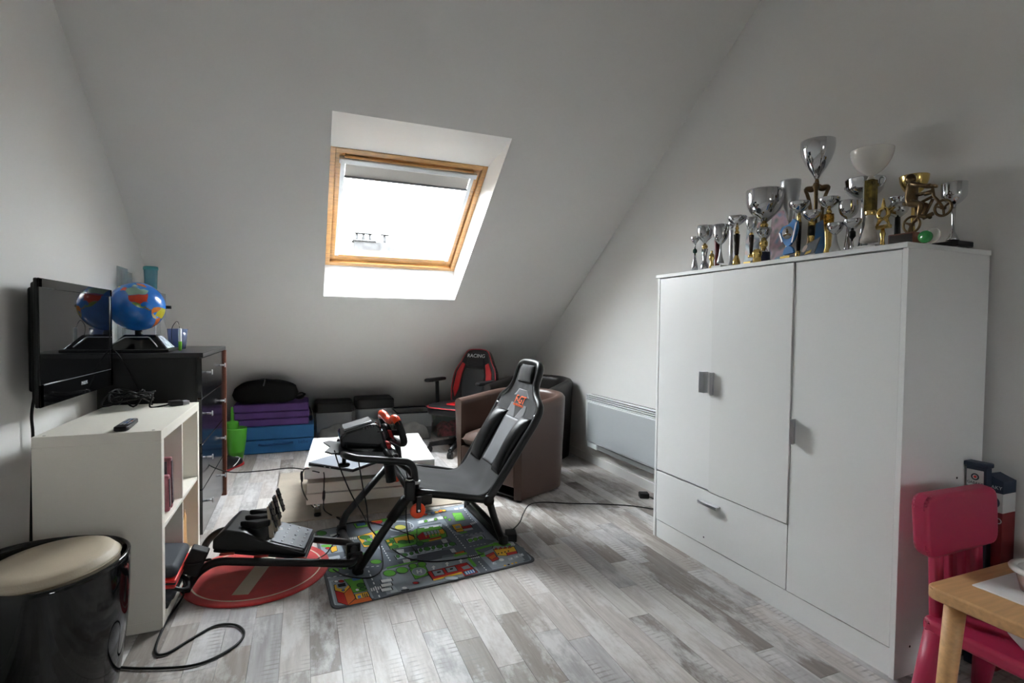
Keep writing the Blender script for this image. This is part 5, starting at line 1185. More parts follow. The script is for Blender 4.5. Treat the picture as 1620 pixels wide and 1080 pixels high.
# food tub
ft = thing('food_tub', 'plastic tub of orange food with a pale rim on the child table', 'container', (1.845, .735, tz))
FC = Vector((1.835, .74, tz+.0045))
b = MB(); b.lathe(FC, [(0, .0), (.05, .0), (.062, .055), (.0605, .055)], 28); b.build('tub', glass('milky_plastic', (.85, .8, .74), .35, .2), ft)
b = MB(); b.lathe(FC, [(.060, .052), (.074, .054), (.076, .060), (.072, .066), (.058, .066), (.056, .06)], 32); b.lathe(FC, [(.058, .062), (0, .062)], 32); b.build('lid', mat('milky_white_lid', (.72, .70, .66), .35), ft)
b = MB(); b.lathe(FC, [(0, .002), (.049, .002), (.056, .035), (.03, .042), (0, .040)], 24); b.build('orange_filling', mat('orange_food', srgb(205, 110, 60), .6, var=.5, vscale=80, bump=.6, bscale=90, bdist=.006), ft)
# printed carton
M_cnavy = mat('navy_carton', srgb(32, 44, 64), .55); M_cwh = mat('white_carton', (.62, .61, .60), .55); M_cred = mat('dark_red_carton', srgb(120, 28, 32), .55)
cb = thing('carton', 'tall navy, white and red printed carton leaning in the corner behind the pink chair', 'box', (2.27, 1.06, 0))
cx0, cx1, cy0, cy1 = 2.235, 2.312, 1.022, 1.092
for nm, z0, z1, m in (('carton_body', .001, .555, M_cred), ('carton_body', .555, .622, M_cwh), ('carton_body', .622, .665, M_cnavy)):
    b = MB(); b.box((cx0, cy0, z0), (cx1, cy1, z1)); b.build(nm, m, cb)
b = MB(); b.prism([(cx0, cy0, .665), (cx0, cy1, .665), (cx0, cy1, .672), (cx0, cy0+.045, .682), (cx0, cy0+.02, .672)], (.075, 0, 0)); b.build('torn_flap', M_cnavy, cb)
b = MB(); b.lathe((cx0-.0006, (cy0+cy1)/2-.005, .588), [(.022, 0), (.022, .0006), (.013, .0006), (.013, 0)], 24, axis=(-1, 0, 0)); b.build('ring_logo', M_cnavy, cb)
b = MB(); b.lathe((cx0-.0006, (cy0+cy1)/2-.005, .588), [(.007, 0), (.007, .0008), (0, .0008)], 20, axis=(-1, 0, 0)); b.build('ring_logo', M_cred, cb)
Mw = mat('white_print', (.7, .7, .7), .5)
text_mesh('carton_lettering', 'GABAKY', .0165, frame3((cx0-.0008, (cy0+cy1)/2, .640), (0, -1, 0), (0, 0, 1)), Mw, cb, .0003)
text_mesh('carton_lettering', 'GO', .03, frame3((cx0-.0008, (cy0+cy1)/2-.012, .525), (0, -1, 0), (0, 0, 1)), Mw, cb, .0003)
b2_ = thing('carton', 'small navy carton with a white target logo standing above the taller one', 'box', (2.27, 1.105, 0))
kx = (2.205, 2.232); ky = (1.058, 1.110)
Rl = Matrix.Rotation(math.radians(-1), 3, 'X')
b = MB(); b.box((2.20, 1.048, .001), (2.232, 1.108, .712), .002, 1, rot=Rl, piv=(2.2, 1.08, .35)); b.build('carton_body', M_cnavy, b2_)
b = MB(); b.box((2.193, 1.043, .705), (2.236, 1.1135, .722), .003, 1, rot=Rl, piv=(2.2, 1.08, .35)); b.build('open_flap', M_cnavy, b2_)
def on2(y, z): return Rl@(Vector((2.1994, y, z))-Vector((2.2, 1.08, .35)))+Vector((2.2, 1.08, .35))
b = MB(); b.prism([on2(1.056, .636), on2(1.106, .636), on2(1.106, .694), on2(1.056, .694)], (-.0005, 0, 0)); b.build('white_panel', M_cwh, b2_)
cc_ = on2(1.081, .670)-Vector((.0007, 0, 0))
b = MB(); b.lathe(cc_, [(.012, 0), (.012, .0005), (.008, .0005), (.008, 0)], 24, axis=(-1, 0, 0)); b.build('ring_logo', M_cnavy, b2_)
b = MB(); b.lathe(cc_, [(.0045, 0), (.0045, .0006), (0, .0006)], 16, axis=(-1, 0, 0)); b.build('ring_logo', M_red, b2_)
text_mesh('carton_lettering', 'GABAKY', .0125, frame3(on2(1.081, .648)-Vector((.0008, 0, 0)), (0, -1, 0), (0, 0, 1)), M_cnavy, b2_, .0003)
text_mesh('carton_lettering', 'GABAKY', .0135, frame3(on2(1.081, .620)-Vector((.0008, 0, 0)), (0, -1, 0), (0, 0, 1)), Mw, b2_, .0003)

# ================================================================== CABLES
def cable(name, label, pts, r=.0035, n=7, cat='cable'):
    b = MB(); b.tube(smoothpath(pts, n), r, 6); return tag(b.build(name, M_cable), label, cat)
F_ = lambda u, v, z=.006: PX(u, v, z=z)
cable('floor_cable', 'black cable looping over the floor beside the pouf', [(-.49, 2.62, .07), (-.475, 2.56, .02), F_(262, 985), F_(246, 1028), F_(262, 1034), F_(300, 1012), F_(340, 990), F_(372, 988), F_(386, 1000), F_(376, 1018), F_(340, 1040), F_(300, 1053), F_(240, 1057), F_(185, 1054), F_(172, 1040)], .0045, 10)
cable('charger_cable', 'thin black charger cable running from laptop to dresser', [(-.49, 3.10, .50), PX(322, 728, y=3.3), PX(340, 740, y=3.45), PX(370, 747, y=3.55), PX(420, 744, y=3.5), PX(460, 740, y=3.4), PX(490, 744, y=3.3), PX(505, 747, y=3.21)], .0035, 9)
cable('usb_cable', 'black cable with inline plug hanging from the laptop to the mat', [PX(512, 747, y=3.2), PX(513, 755, y=3.18), PX(512, 790, y=3.16), PX(513, 806, y=3.1), F_(525, 815), F_(538, 822), F_(541, 830, .01), F_(538, 842, .01), F_(525, 850, .01)], .0035, 8)
cable('usb_cable', 'black cable drooping from the laptop corner to the rig foot', [PX(489, 741, y=3.24), PX(480, 744, y=3.22), PX(477, 765, y=3.2), PX(483, 785, y=3.2), F_(497, 803), F_(520, 815), F_(538, 820), F_(540, 836, .012), F_(536, 846, .045)], .0035, 8)
ip = thing('cable_plug', 'inline plug on the cable hanging before the coffee table', 'plug', tuple(PX(512, 790, y=3.16)))
b = MB(); b.tube([PX(512.5, 775, y=3.16), PX(512.5, 779, y=3.16), PX(512, 788, y=3.16), PX(512, 792, y=3.16)], [.004, .008, .008, .004], 10); b.build('plug_shell', M_black, ip)
b = MB(); b.tube([PX(477, 745, y=3.2), PX(477, 749, y=3.2), PX(477.5, 758, y=3.2), PX(478, 762, y=3.2)], [.004, .008, .008, .004], 10); tag(b.build('cable_plug', M_black), 'inline plug at the left edge of the coffee table', 'plug')
cable('wheel_cable', 'long black cable drooping from the wheel unit onto the mat in front', [PX(529, 712, y=2.72), PX(536, 735, y=2.7), PX(555, 780, y=2.72), PX(575, 815, y=2.75), F_(585, 835, .03), F_(598, 850, .012), F_(605, 880, .012), F_(604, 900, .012), F_(590, 912, .012), F_(570, 914, .012), F_(545, 910, .012), F_(527, 900, .012)], .0032, 9)
cable('wheel_cable', 'black cable falling from the wheel arm into the middle of the mat', [PX(567, 728, y=2.66), PX(574, 770, y=2.66), PX(580, 800, y=2.7), PX(584, 830, y=2.75), F_(600, 852, .012), F_(628, 873, .012), F_(650, 884, .012), F_(690, 888, .012), F_(740, 882, .012), F_(765, 876, .012)], .0032, 9)
cable('wheel_cable', 'black cable dropping past the orange adjuster wheel to the mat', [PX(640, 735, y=2.68), PX(645, 760, y=2.64), PX(643, 800, y=2.66), PX(643, 830, y=2.75), F_(648, 858, .012), F_(658, 872, .012)], .0032, 9)
cable('wheel_cable', 'black cable crossing the mat from pedal frame to the far edge', [F_(500, 885, .012), F_(515, 876, .012), F_(523, 866, .012), F_(535, 848, .012), F_(541, 832, .012), F_(560, 826, .012), F_(585, 826, .012), F_(610, 832, .012), F_(640, 842, .012), F_(655, 848, .012)], .0032, 9)
ad = thing('power_adapter', 'small black power adapter on the floor by the mat corner', 'adapter', tuple(PX(808, 850, z=0)))
AC = PX(808, 853, z=0)
b = MB(); b.box(AC+Vector((-.03, -.045, .001)), AC+Vector((.03, .045, .042)), .005, 2, rot=Matrix.Rotation(-.3, 3, 'Z')); b.build('brick', M_blackmatte, ad)
b = MB(); b.tube(smoothpath([AC+Vector((.02, .04, .03)), F_(822, 826, .02), F_(828, 812, .03), F_(838, 798, .03), F_(860, 794), F_(900, 796), F_(950, 797), F_(1000, 800), F_(1040, 806)], 9), .0035, 6); b.build('lead', M_cable, ad)
a2 = thing('plug_adapter', 'black plug adapter on the floor below the radiator', 'adapter', tuple(PX(1018, 786, z=0)))
AC = PX(1018, 787, z=0)
b = MB(); b.box(AC+Vector((-.03, -.03, .001)), AC+Vector((.035, .03, .036)), .006, 2, rot=Matrix.Rotation(-.4, 3, 'Z')); b.build('plug_body', M_blackmatte, a2)
b = MB(); b.tube(smoothpath([AC+Vector((.02, -.03, .015)), AC+Vector((.04, -.10, .008)), AC+Vector((.05, -.3, .006))], 7), .0035, 6); b.build('lead', M_cable, a2)
# ================================================================== TROPHIES on the wardrobe
M_marb = mat('pale_marble', (.55, .50, .44), .3, var=.15, vscale=30); M_wmarb = mat('white_marble', (.66, .65, .63), .3, var=.1, vscale=40); M_dkcol = mat('dark_brown_column', (.03, .02, .018), .25); M_rdcol = mat('dark_red_column', (.16, .02, .02), .3); M_bl = mat('blue_acrylic', srgb(60, 125, 190), .25, coat=.3); M_navyb = mat('navy_base', (.015, .02, .06), .3); M_green = mat('dark_green_glass', (.01, .05, .035), .15)
M_amber = mat('amber_gold', (.55, .30, .05), .15, 1); M_plaq = mat('brass_plaque', srgb(205, 175, 90), .35, .5); M_gplate = mat('grey_plate', (.17, .18, .20), .25, .4)
MT = dict(c=M_chrome, s=M_silver, g=M_gold, k=M_dkcol, r=M_rdcol, m=M_marb, w=M_wmarb, n=M_navyb, b=M_black, G=M_green, a=M_amber, z=M_bronze, f=M_frost)
NAMES = dict(c='silver_part', s='silver_part', g='gold_neck', k='dark_column', r='red_column', m='marble_stem', w='base', n='base', b='black_stem', G='green_bead', a='amber_column', z='bronze_stem', f='glass_bowl')
def tscale(u, X, v=350):
    p = PX(u, v, x=X); d = p-CAM; zc = d.dot(_F); lat = d.dot(_R); cs = zc/math.hypot(zc, lat)
    return p.y, zc/FPX, cs
def trophy(label, u, X, segs, base=None, handles=None, bowl=None):
    """segs: list of (part, name, [(v, half width px), ...]) from the photo, turned about the axis at pixel u, depth X"""
    y, mpp, cs = tscale(u, X); t_ = thing('trophy', label, 'trophy', (X, y, WH), group='trophies on the wardrobe')
    zz = lambda v: PX(u, v, x=X).z
    zoff = 0
    n_bowl = 0
    for k, nm, pr in segs:
        b = MB(); prof = [(max(hw*mpp*cs, 0), zz(v) if v is not None else WH+.0005) for v, hw in pr]
        prof = [(r, max(z, WH+.0005)) for r, z in prof]
        if nm == 'bowl':                       # hollow: outside up, rim, inside down
            prof = prof[::-1] if prof[0][1] > prof[-1][1] else prof
            outer = smoothpath([Vector((r, z, 0)) for r, z in prof], 4); th = .0022
            pp_ = [(p.x, p.y) for p in outer]; inn = [(max(r-th, .0), z+th*.6) for r, z in pp_[::-1]]; inn[0] = (pp_[-1][0]-th, pp_[-1][1])
            pp_ = [(0, pp_[0][1])]+pp_+inn+[(0, inn[-1][1])]
            b.lathe((X, y, 0), pp_, 32)
        else:
            b.lathe((X, y, 0), [(0, prof[0][1])]+prof+[(0, prof[-1][1])], 24)
        o = b.build(nm, MT[k], t_)
    if handles:
        hu, v0, v1, out = handles
        for s in (-1, 1):
            b = MB(); r = hu*mpp*cs; ro = out*mpp*cs
            b.tube(smoothpath([(X, y+s*r*.95, zz(v0)), (X, y+s*(r+ro*.6), zz(v0)-.002), (X, y+s*(r+ro), zz(v0+(v1-v0)*.3)), (X, y+s*(r+ro*.3), zz(v0+(v1-v0)*.75)), (X, y+s*r*.62, zz(v1))], 5), .0042, 8); b.build('handle', M_chrome, t_)
    if base:
        k, hw, hd, h = base; b = MB(); w_ = hw*mpp*cs
        b.box((X-hd, y-w_, WH+.0005), (X+hd, y+w_, WH+h), .002, 1); b.build('base', MT[k], t_)
    return t_
BV = None
trophy('small silver cup with a dark bead, furthest left of the trophies', 1100.5, 1.925, [('c', 'bowl', [(374.5, 7), (379, 6.5), (384, 3), (386, 1.2)]), ('c', 'neck', [(386, 1.2), (393, 1.2)]), ('G', 'bead', [(393, 1), (395, 3.4), (399, 3.4), (401, 1)]), ('c', 'foot', [(401, 1.5), (410, 2.4), (420, 5), (None, 5.8)])])
trophy('rounded silver cup on a flared stem, second from the left end', 1116, 1.99, [('c', 'bowl', [(357, 12.5), (366, 13), (375, 11), (381, 5), (385, 1.6)]), ('g', 'neck', [(385, 2), (390, 5), (394, 3)]), ('c', 'stem', [(394, 5.5), (402, 4), (412, 3), (418, 6), (None, 7)])])
trophy('tiny gilt figure trophy between two silver cups', 1127.5, 1.92, [('g', 'figure', [(396, .6), (398, 2), (400, 1), (403, 4.2), (409, 4.6), (413, 2.4), (418, 3.6), (None, 4.6)])])
trophy('silver two handled cup on a white block near the left end', 1141, 1.925, [('c', 'bowl', [(355.5, 12), (366, 12.5), (376, 11), (383, 6), (387, 1.4)]), ('s', 'stem', [(387, 1.4), (394, 1.5), (404, 3), (413, 5.5), (416, 6)])], ('w', 11, .028, .018), (11.5, 357, 372, 4))
trophy('dark red column trophy half hidden behind the two handled cup', 1136, 2.07, [('r', 'column', [(376, 5.5), (381, 5.5), (400, 3.8), (None, 3.6)]), ('g', 'figure', [(368, .5), (370, 2.5), (374, 1.5), (376, 3)])])
trophy('trophy with a ringed silver column left of the dark column cup', 1157.5, 2.03, [('s', 'column', [(362, 2), (366, 3.4), (370, 2.4), (374, 3.4), (378, 2.4), (382, 3.4), (386, 2.4), (390, 3.4), (394, 2.4), (398, 3.4), (402, 2.5), (None, 5)]), ('c', 'bowl', [(350, 5.5), (355, 5.5), (360, 3), (363, 1)])])
trophy('shallow silver cup on a dark tapering column with gold foot', 1166.5, 1.96, [('c', 'bowl', [(342.5, 15.5), (347, 15), (353, 9), (357.5, 2)]), ('g', 'neck', [(357.5, 2), (361, 3.2), (364, 2.2), (367, 4), (371, 3)]), ('k', 'column', [(371, 5), (386, 4.2), (402, 3.4)]), ('g', 'foot', [(402, 2.5), (407, 4), (414, 6.5), (None, 6.5)])])
trophy('round silver tulip cup on a slim dark column', 1189.5, 1.945, [('c', 'bowl', [(344, 9.5), (352, 9.8), (360, 7.5), (365, 3), (367, 1.4)]), ('g', 'neck', [(367, 1.4), (370, 3.4), (372, 2.6)]), ('k', 'column', [(372, 4.2), (386, 3.6), (400, 2.6)]), ('g', 'foot', [(400, 2.2), (404, 4.5), (407, 5.5)])], ('w', 11, .026, .022))
y, mp, cs = tscale(1183, 1.915); b = MB(); b.box((1.9155, y-.021, WH+.005), (1.9185, y+.021, WH+.0185), .0008, 1); pq = b.build('plaque', M_plaq, bpy.data.objects.get('trophy.007') or bpy.data.objects['trophy'])
trophy('gold dome ornament beside the slim dark column', 1199, 1.93, [('g', 'dome', [(393, 1), (394.5, 5), (398, 7.8), (402, 8.2), (406, 6.5), (None, 7)])])
trophy('large wide silver cup with a second small cup below it', 1209, 2.03, [('c', 'bowl', [(302, 31), (312, 30.5), (325, 29), (337, 22), (346, 12), (352, 4)]), ('g', 'neck', [(352, 4), (356, 7), (361, 5)]), ('c', 'second_cup', [(361, 13.5), (367, 13), (374, 9), (379, 4)]), ('g', 'bead', [(379, 4), (383, 7), (388, 7), (392, 4)]), ('c', 'foot', [(392, 5), (398, 8), (399, 10)]), ('n', 'navy_base', [(399, 11), (None, 11.5)])], None, (29.5, 305, 330, 6))
trophy('tall fluted silver vase trophy right of the large cup', 1249, 2.13, [('s', 'bowl', [(286.5, 17), (300, 16.5), (318, 13.5), (334, 8.5), (346, 4.5), (349, 3)]), ('s', 'stem', [(349, 3), (360, 2), (380, 4), (None, 12)])])
trophy('tallest silver cup standing on three curved bronze legs', 1290.5, 2.10, [('c', 'bowl', [(225, 28.5), (238, 28), (252, 23.5), (266, 15.5), (277, 7), (284.5, 3)]), ('z', 'neck', [(284.5, 3), (290, 4), (294, 3.4), (300, 6)])], ('b', 18, .04, .03))
tt = [o for o in bpy.data.objects if o.get('label', '').startswith('tallest silver cup')][0]
y, mp, cs = tscale(1290.5, 2.10); zz = lambda v: PX(1290.5, v, x=2.10).z
for k in range(3):
    a = math.radians(95+120*k); d = Vector((math.cos(a), math.sin(a), 0)); c = Vector((2.10, y, 0))
    b = MB(); path = [c+d*.004+Vector((0, 0, zz(293))), c+d*.02+Vector((0, 0, zz(298))), c+d*.048+Vector((0, 0, zz(297))), c+d*.034+Vector((0, 0, zz(315))), c+d*.026+Vector((0, 0, zz(340))), c+d*.032+Vector((0, 0, WH+.03))]
    b.tube(smoothpath(path, 5), [.008+.006*math.sin(math.pi*min(1, i/12)) for i in range(26)], 8); b.build('leg', M_bronze, tt)
trophy('shallow silver bowl trophy between blue shield and tripod cup', 1264, 2.00, [('c', 'bowl', [(319.5, 17), (325, 16.5), (332, 11), (338, 2.5)]), ('g', 'neck', [(338, 2.5), (343, 4), (347, 3), (352, 4.5)]), ('k', 'column', [(352, 5), (375, 4.2), (396, 3.2)]), ('g', 'foot', [(396, 3), (399, 5), (None, 6)])])
trophy('low silver bowl on a gold and black column above the grey plate', 1284, 1.975, [('c', 'bowl', [(334, 15.5), (339, 15), (345, 10), (350, 2.5)]), ('g', 'neck', [(350, 3), (354, 6), (358, 4)]), ('b', 'column', [(358, 5.5), (373, 5.5)]), ('g', 'collar', [(373, 6.5), (377, 5), (381, 4), (385, 3)]), ('s', 'foot', [(385, 3), (395, 5), (None, 9)])])
trophy('silver bowl on a thick amber and gold column', 1311, 2.03, [('c', 'bowl', [(313, 17.5), (319, 17), (326, 11), (331, 3)]), ('g', 'neck', [(331, 3), (335, 5), (339, 4)]), ('a', 'column', [(339, 8.5), (346, 9), (354, 8)]), ('g', 'lower_column', [(354, 8.5), (370, 6), (390, 5), (400, 8), (None, 9)])])
trophy('wide silver bowl on a flared silver foot, in front of the amber column', 1322, 1.955, [('c', 'bowl', [(353, 14.5), (358, 14), (365, 10), (371, 3)]), ('s', 'stem', [(371, 2.5), (380, 3.5), (388, 6), (394, 9), (None, 10)])])
trophy('engraved silver goblet left of the glass bowl trophy', 1342, 2.06, [('c', 'bowl', [(318, 16.5), (330, 16.5), (339, 13), (345, 6), (348, 2)]), ('c', 'stem', [(348, 2), (370, 3), (390, 6), (None, 9)])])
trophy('silver bowl on a black faceted bead and slim stem', 1349, 1.97, [('c', 'bowl', [(347, 15.5), (352, 15), (359, 9), (363.5, 2.5)]), ('b', 'bead', [(363.5, 2), (367, 5.5), (374, 5.8), (378, 2)]), ('c', 'stem', [(378, 2), (388, 3), (None, 6)])])
trophy('broad silver two handled cup behind the glass bowl trophy', 1366, 2.17, [('c', 'bowl', [(284.5, 33), (292, 31.5), (301, 30), (309, 22), (316, 8)]), ('c', 'stem', [(316, 6), (330, 5), (360, 5), (None, 12)])], None, (31, 287, 303, 7))
tg = trophy('frosted glass bowl trophy on a marble stem and white base', 1376, 1.985, [('f', 'bowl', [(238.5, 36), (246, 35), (258, 30), (270, 20), (277, 9), (279.5, 4)]), ('m', 'neck', [(279.5, 4), (284, 7), (286, 8)]), ('m', 'stem', [(334, 7), (340, 6.5), (352, 7), (364, 10), (376, 14), (383, 15)]), ('g', 'collar', [(333, 8.5), (335, 9.5), (337, 8.5), (339, 9), (341, 8)])], ('w', 22, .03, .025))
y, mp, cs = tscale(1376, 1.985); zz = lambda v: PX(1376, v, x=1.985).z
b = MB(); w_ = 8.2*mp*cs; b.box((1.985-w_, y-w_, zz(334)), (1.985+w_, y+w_, zz(285.5)), .001, 1); b.build('square_column', mat('mottled_gold_column', (.16, .12, .03), .12, .8, var=.9, vscale=45), tg)
b = MB(); b.box((1.985-w_-.001, y+w_-.003, zz(334)), (1.985-w_+.002, y+w_+.001, zz(285.5))); b.build('silver_edge', M_chrome, tg)
trophy('gilt openwork star trophy just right of the marble stem', 1397, 2.06, [('g', 'stem', [(362, 3), (370, 5), (378, 3), (None, 7)])], ('w', 11, .03, .02))
ts = [o for o in bpy.data.objects if o.get('label', '').startswith('gilt openwork')][0]
y, mp, cs = tscale(1397, 2.06); c = Vector((2.06, y, PX(1397, 338, x=2.06).z))
for k in range(5):
    a = math.pi/2+2*math.pi*k/5; b = MB(); r1 = 25*mp; d = Vector((0, math.cos(a)*.75, math.sin(a))); s = Vector((0, -math.sin(a)*.75, math.cos(a)))
    b.prism([c+d*r1*.25-s*.011-Vector((.006, 0, 0)), c+d*r1-Vector((.006, 0, 0)), c+d*r1*.25+s*.011-Vector((.006, 0, 0))], (.012, 0, 0), .002, 1); b.build('star_ray', M_gold, ts)
b = MB(); b.lathe(c, [(.016, -.008), (.024, -.008), (.026, 0), (.024, .008), (.016, .008), (.016, -.008)], 28, axis=(1, 0, 0)); b.build('wreath', M_gold, ts)
b = MB(); b.box((2.05, y-.028, PX(1397, 362, x=2.06).z), (2.07, y+.028, PX(1397, 356, x=2.06).z), .002, 1); b.ball(Vector((2.045, y-.026, PX(1397, 359, x=2.06).z)), .008, 12); b.build('gold_bar', M_gold, ts)
trophy('silver tulip cup on a black column left of the bronze rider', 1420, 2.10, [('c', 'bowl', [(312.5, 17), (320, 12), (327, 17), (334, 17), (340, 11), (344, 4)]), ('b', 'column', [(344, 4.5), (360, 5), (None, 7)])])
trophy('gold bowl trophy behind the bronze rider', 1444, 2.21, [('g', 'bowl', [(279, 25), (288, 23.5), (298, 19), (305, 12), (309.5, 4)]), ('g', 'stem', [(309.5, 3), (330, 3), (360, 4), (None, 10)])])
trophy('silver goblet on a black base at the far right of the wardrobe', 1508, 2.13, [('c', 'bowl', [(290, 22), (300, 22), (311, 21), (319, 14), (324.5, 5)]), ('c', 'stem', [(324.5, 4.5), (340, 3.4), (356, 2.6), (366, 4), (376, 9), (381, 12)])], ('b', 24, .045, .02))
# blue shield plaque
y, mp, cs = tscale(1247, 1.93); kk = mp*cs; sp_ = thing('shield_trophy', 'blue shield plaque with a round medallion on a blue stand', 'trophy', (1.93, y, WH))
zz = lambda v: PX(1247, v, x=1.93).z
def spq(du, v): return Vector((1.93, y-du*kk, zz(v)))
b = MB(); b.prism([spq(*q) for q in ((-20, 366), (-13, 357), (0, 355), (10, 347), (18, 352), (19, 363), (14, 378), (5, 388), (0, 390), (-5, 388), (-15, 377))], (.012, 0, 0), .003, 2); b.build('shield', M_bl, sp_)
b = MB(); b.prism([spq(*q) for q in ((-4, 389), (4, 389), (10, 393), (13, 401), (-11, 402), (-9, 394))], (.012, 0, 0), .002, 1); b.box((1.915, y-.034, WH+.0005), (1.955, y+.034, WH+.012), .002, 1); b.build('stand', M_bl, sp_)
b = MB(); b.lathe(spq(0, 368)+Vector((-.001, 0, 0)), [(0, 0), (.0255, 0), (.027, .002), (.0, .004)], 28, axis=(-1, 0, 0)); md = b.build('medallion', M_silver, sp_)
b = MB(); cm = spq(0, 369)+Vector((-.005, 0, 0)); b.tube(smoothpath([cm+Vector((0, .018, -.008)), cm+Vector((0, 0, -.004)), cm+Vector((0, -.018, -.009))], 4), .004, 6); b.ball(cm+Vector((0, .0, .006)), .007, 10); b.ball(cm+Vector((0, .001, .016)), .0045, 10); b.build('relief_figure', M_bronze, md)
for s, q in ((-1, ((-19, 366), (-16, 366), (-10, 380), (-12, 382))), (1, ((19, 353), (16, 355), (8, 384), (10, 385)))):
    b = MB(); b.prism([spq(*p)+Vector((-.001, 0, 0)) for p in q], (-.002, 0, 0)); b.build('silver_trim', M_silver, sp_)
b = MB(); b.box((1.912, y-.026, WH+.0008), (1.9155, y+.022, WH+.020), .001, 1); b.build('brass_plaque', M_plaq, sp_)
# slanted grey plate
y, mp, cs = tscale(1277, 1.90); pl_ = thing('award_plate', 'slanted dark grey award plate with an oval badge', 'trophy', (1.90, y, WH))
zz = lambda v: PX(1277, v, x=1.90).z; kk = mp*cs
def apq(du, v, x=1.895): return Vector((x+(zz(v)-WH)*.35, y-du*kk, max(zz(v), WH+.0006)))
b = MB(); b.prism([apq(-14, 404), (apq(15, 401)), apq(19, 376), apq(-9, 386)], (.006, 0, 0), .001, 1); b.build('plate', M_gplate, pl_)
ov = [apq(-6+4.2*math.cos(t*math.pi/8)+1.5*math.sin(t*math.pi/8), 392-6*math.sin(t*math.pi/8), 1.8945) for t in range(16)]
b = MB(); b.prism(ov, (-.0012, 0, 0)); b.build('oval_badge', mat('rose_silver', (.62, .50, .45), .3, .6), pl_)
b = MB(); b.prism([apq(-3, 402.5, 1.8945), apq(8, 400, 1.8945), apq(9, 395.5, 1.8945), apq(-1, 398, 1.8945)], (-.0012, 0, 0)); b.build('brass_label', M_plaq, pl_)
# blue acrylic plate behind
y, mp, cs = tscale(1297, 2.05); b = MB(); zz = lambda v: PX(1297, v, x=2.05).z
b.prism([(2.05, y+.03, WH+.0006), (2.05, y-.03, WH+.0006), (2.05, y-.036, zz(345)), (2.05, y+.02, zz(352))], (.014, 0, 0), .002, 1); tag(b.build('acrylic_award', mat('deep_blue_acrylic', srgb(45, 90, 130), .2, coat=.3)), 'plain deep blue upright award between two silver bowls', 'trophy')
# photo boards standing behind the cups
def board(label, u, X, v, hw, seed, cols, lean=.08):
    y, mp, cs = tscale(u, X); zt = PX(u, v, x=X).z; w_ = hw*mp*cs; t_ = thing('photo_board', label, 'picture', (X, y, WH))
    m = bpy.data.materials.new('photo_print'); m.use_nodes = True; N = m.node_tree.nodes; L = m.node_tree.links; bs = N['Principled BSDF']; bs.inputs['Roughness'].default_value = .35
    g = N.new('ShaderNodeNewGeometry'); mp_ = N.new('ShaderNodeMapping'); mp_.inputs['Location'].default_value = (seed, seed, 0); L.new(g.outputs['Position'], mp_.inputs[0]); nz = N.new('ShaderNodeTexNoise'); nz.inputs['Scale'].default_value = 9; nz.inputs['Detail'].default_value = 2; L.new(mp_.outputs[0], nz.inputs['Vector'])
    cr = N.new('ShaderNodeValToRGB'); L.new(nz.outputs['Fac'], cr.inputs[0]); cr.color_ramp.elements[0].position = .3; cr.color_ramp.elements[1].position = .72
    cr.color_ramp.elements[0].color = (*cols[0], 1); cr.color_ramp.elements[1].color = (*cols[-1], 1)
    for k, c in enumerate(cols[1:-1]): e = cr.color_ramp.elements.new(.38+.28*k/max(1, len(cols)-2)); e.color = (*c, 1)
    L.new(cr.outputs[0], bs.inputs['Base Color'])
    b = MB(); b.prism([(X, y+w_, WH+.0006), (X, y-w_, WH+.0006), (X+lean*(zt-WH), y-w_, zt), (X+lean*(zt-WH), y+w_, zt)], (.004, 0, 0)); b.build('board', mat('card_backing', (.4, .38, .36), .8), t_)
    b = MB(); b.prism([(X-.0008, y+w_*.97, WH+.004), (X-.0008, y-w_*.97, WH+.004), (X-.0008+lean*(zt-WH), y-w_*.97, zt-.003), (X-.0008+lean*(zt-WH), y+w_*.97, zt-.003)], (.0006, 0, 0)); b.build('photo_print', m, t_)
board('upright photo print between the dark columns', 1188, 2.19, 352, 15, 2.3, [srgb(45, 60, 85), srgb(160, 110, 95), srgb(130, 140, 140), srgb(70, 80, 95), srgb(185, 150, 150)])
board('pink and blue photo board behind the large cup', 1233, 2.22, 331, 24, 5.1, [srgb(50, 85, 120), srgb(75, 120, 155), srgb(170, 130, 140), srgb(60, 75, 80), srgb(190, 150, 160)])
# green disc paperweight
y, mp, cs = tscale(1465, 1.93); gd = thing('paperweight', 'round clear paperweight with a green disc at the wardrobe corner', 'ornament', (1.93, y, WH)); cz = WH+.0215
b = MB(); b.lathe((1.93, y, cz), [(0, -.008), (.0195, -.007), (.021, 0), (.0195, .007), (0, .008)], 28, axis=(1, 0, 0)); b.build('disc', mat('green_disc', srgb(60, 150, 80), .2, coat=.3), gd)
b = MB(); b.lathe((1.945, y-.012, cz+.004), [(0, -.005), (.024, -.005), (.0255, 0), (.024, .005), (0, .005)], 28, axis=(1, 0, 0)); b.build('clear_disc', M_frost, gd)
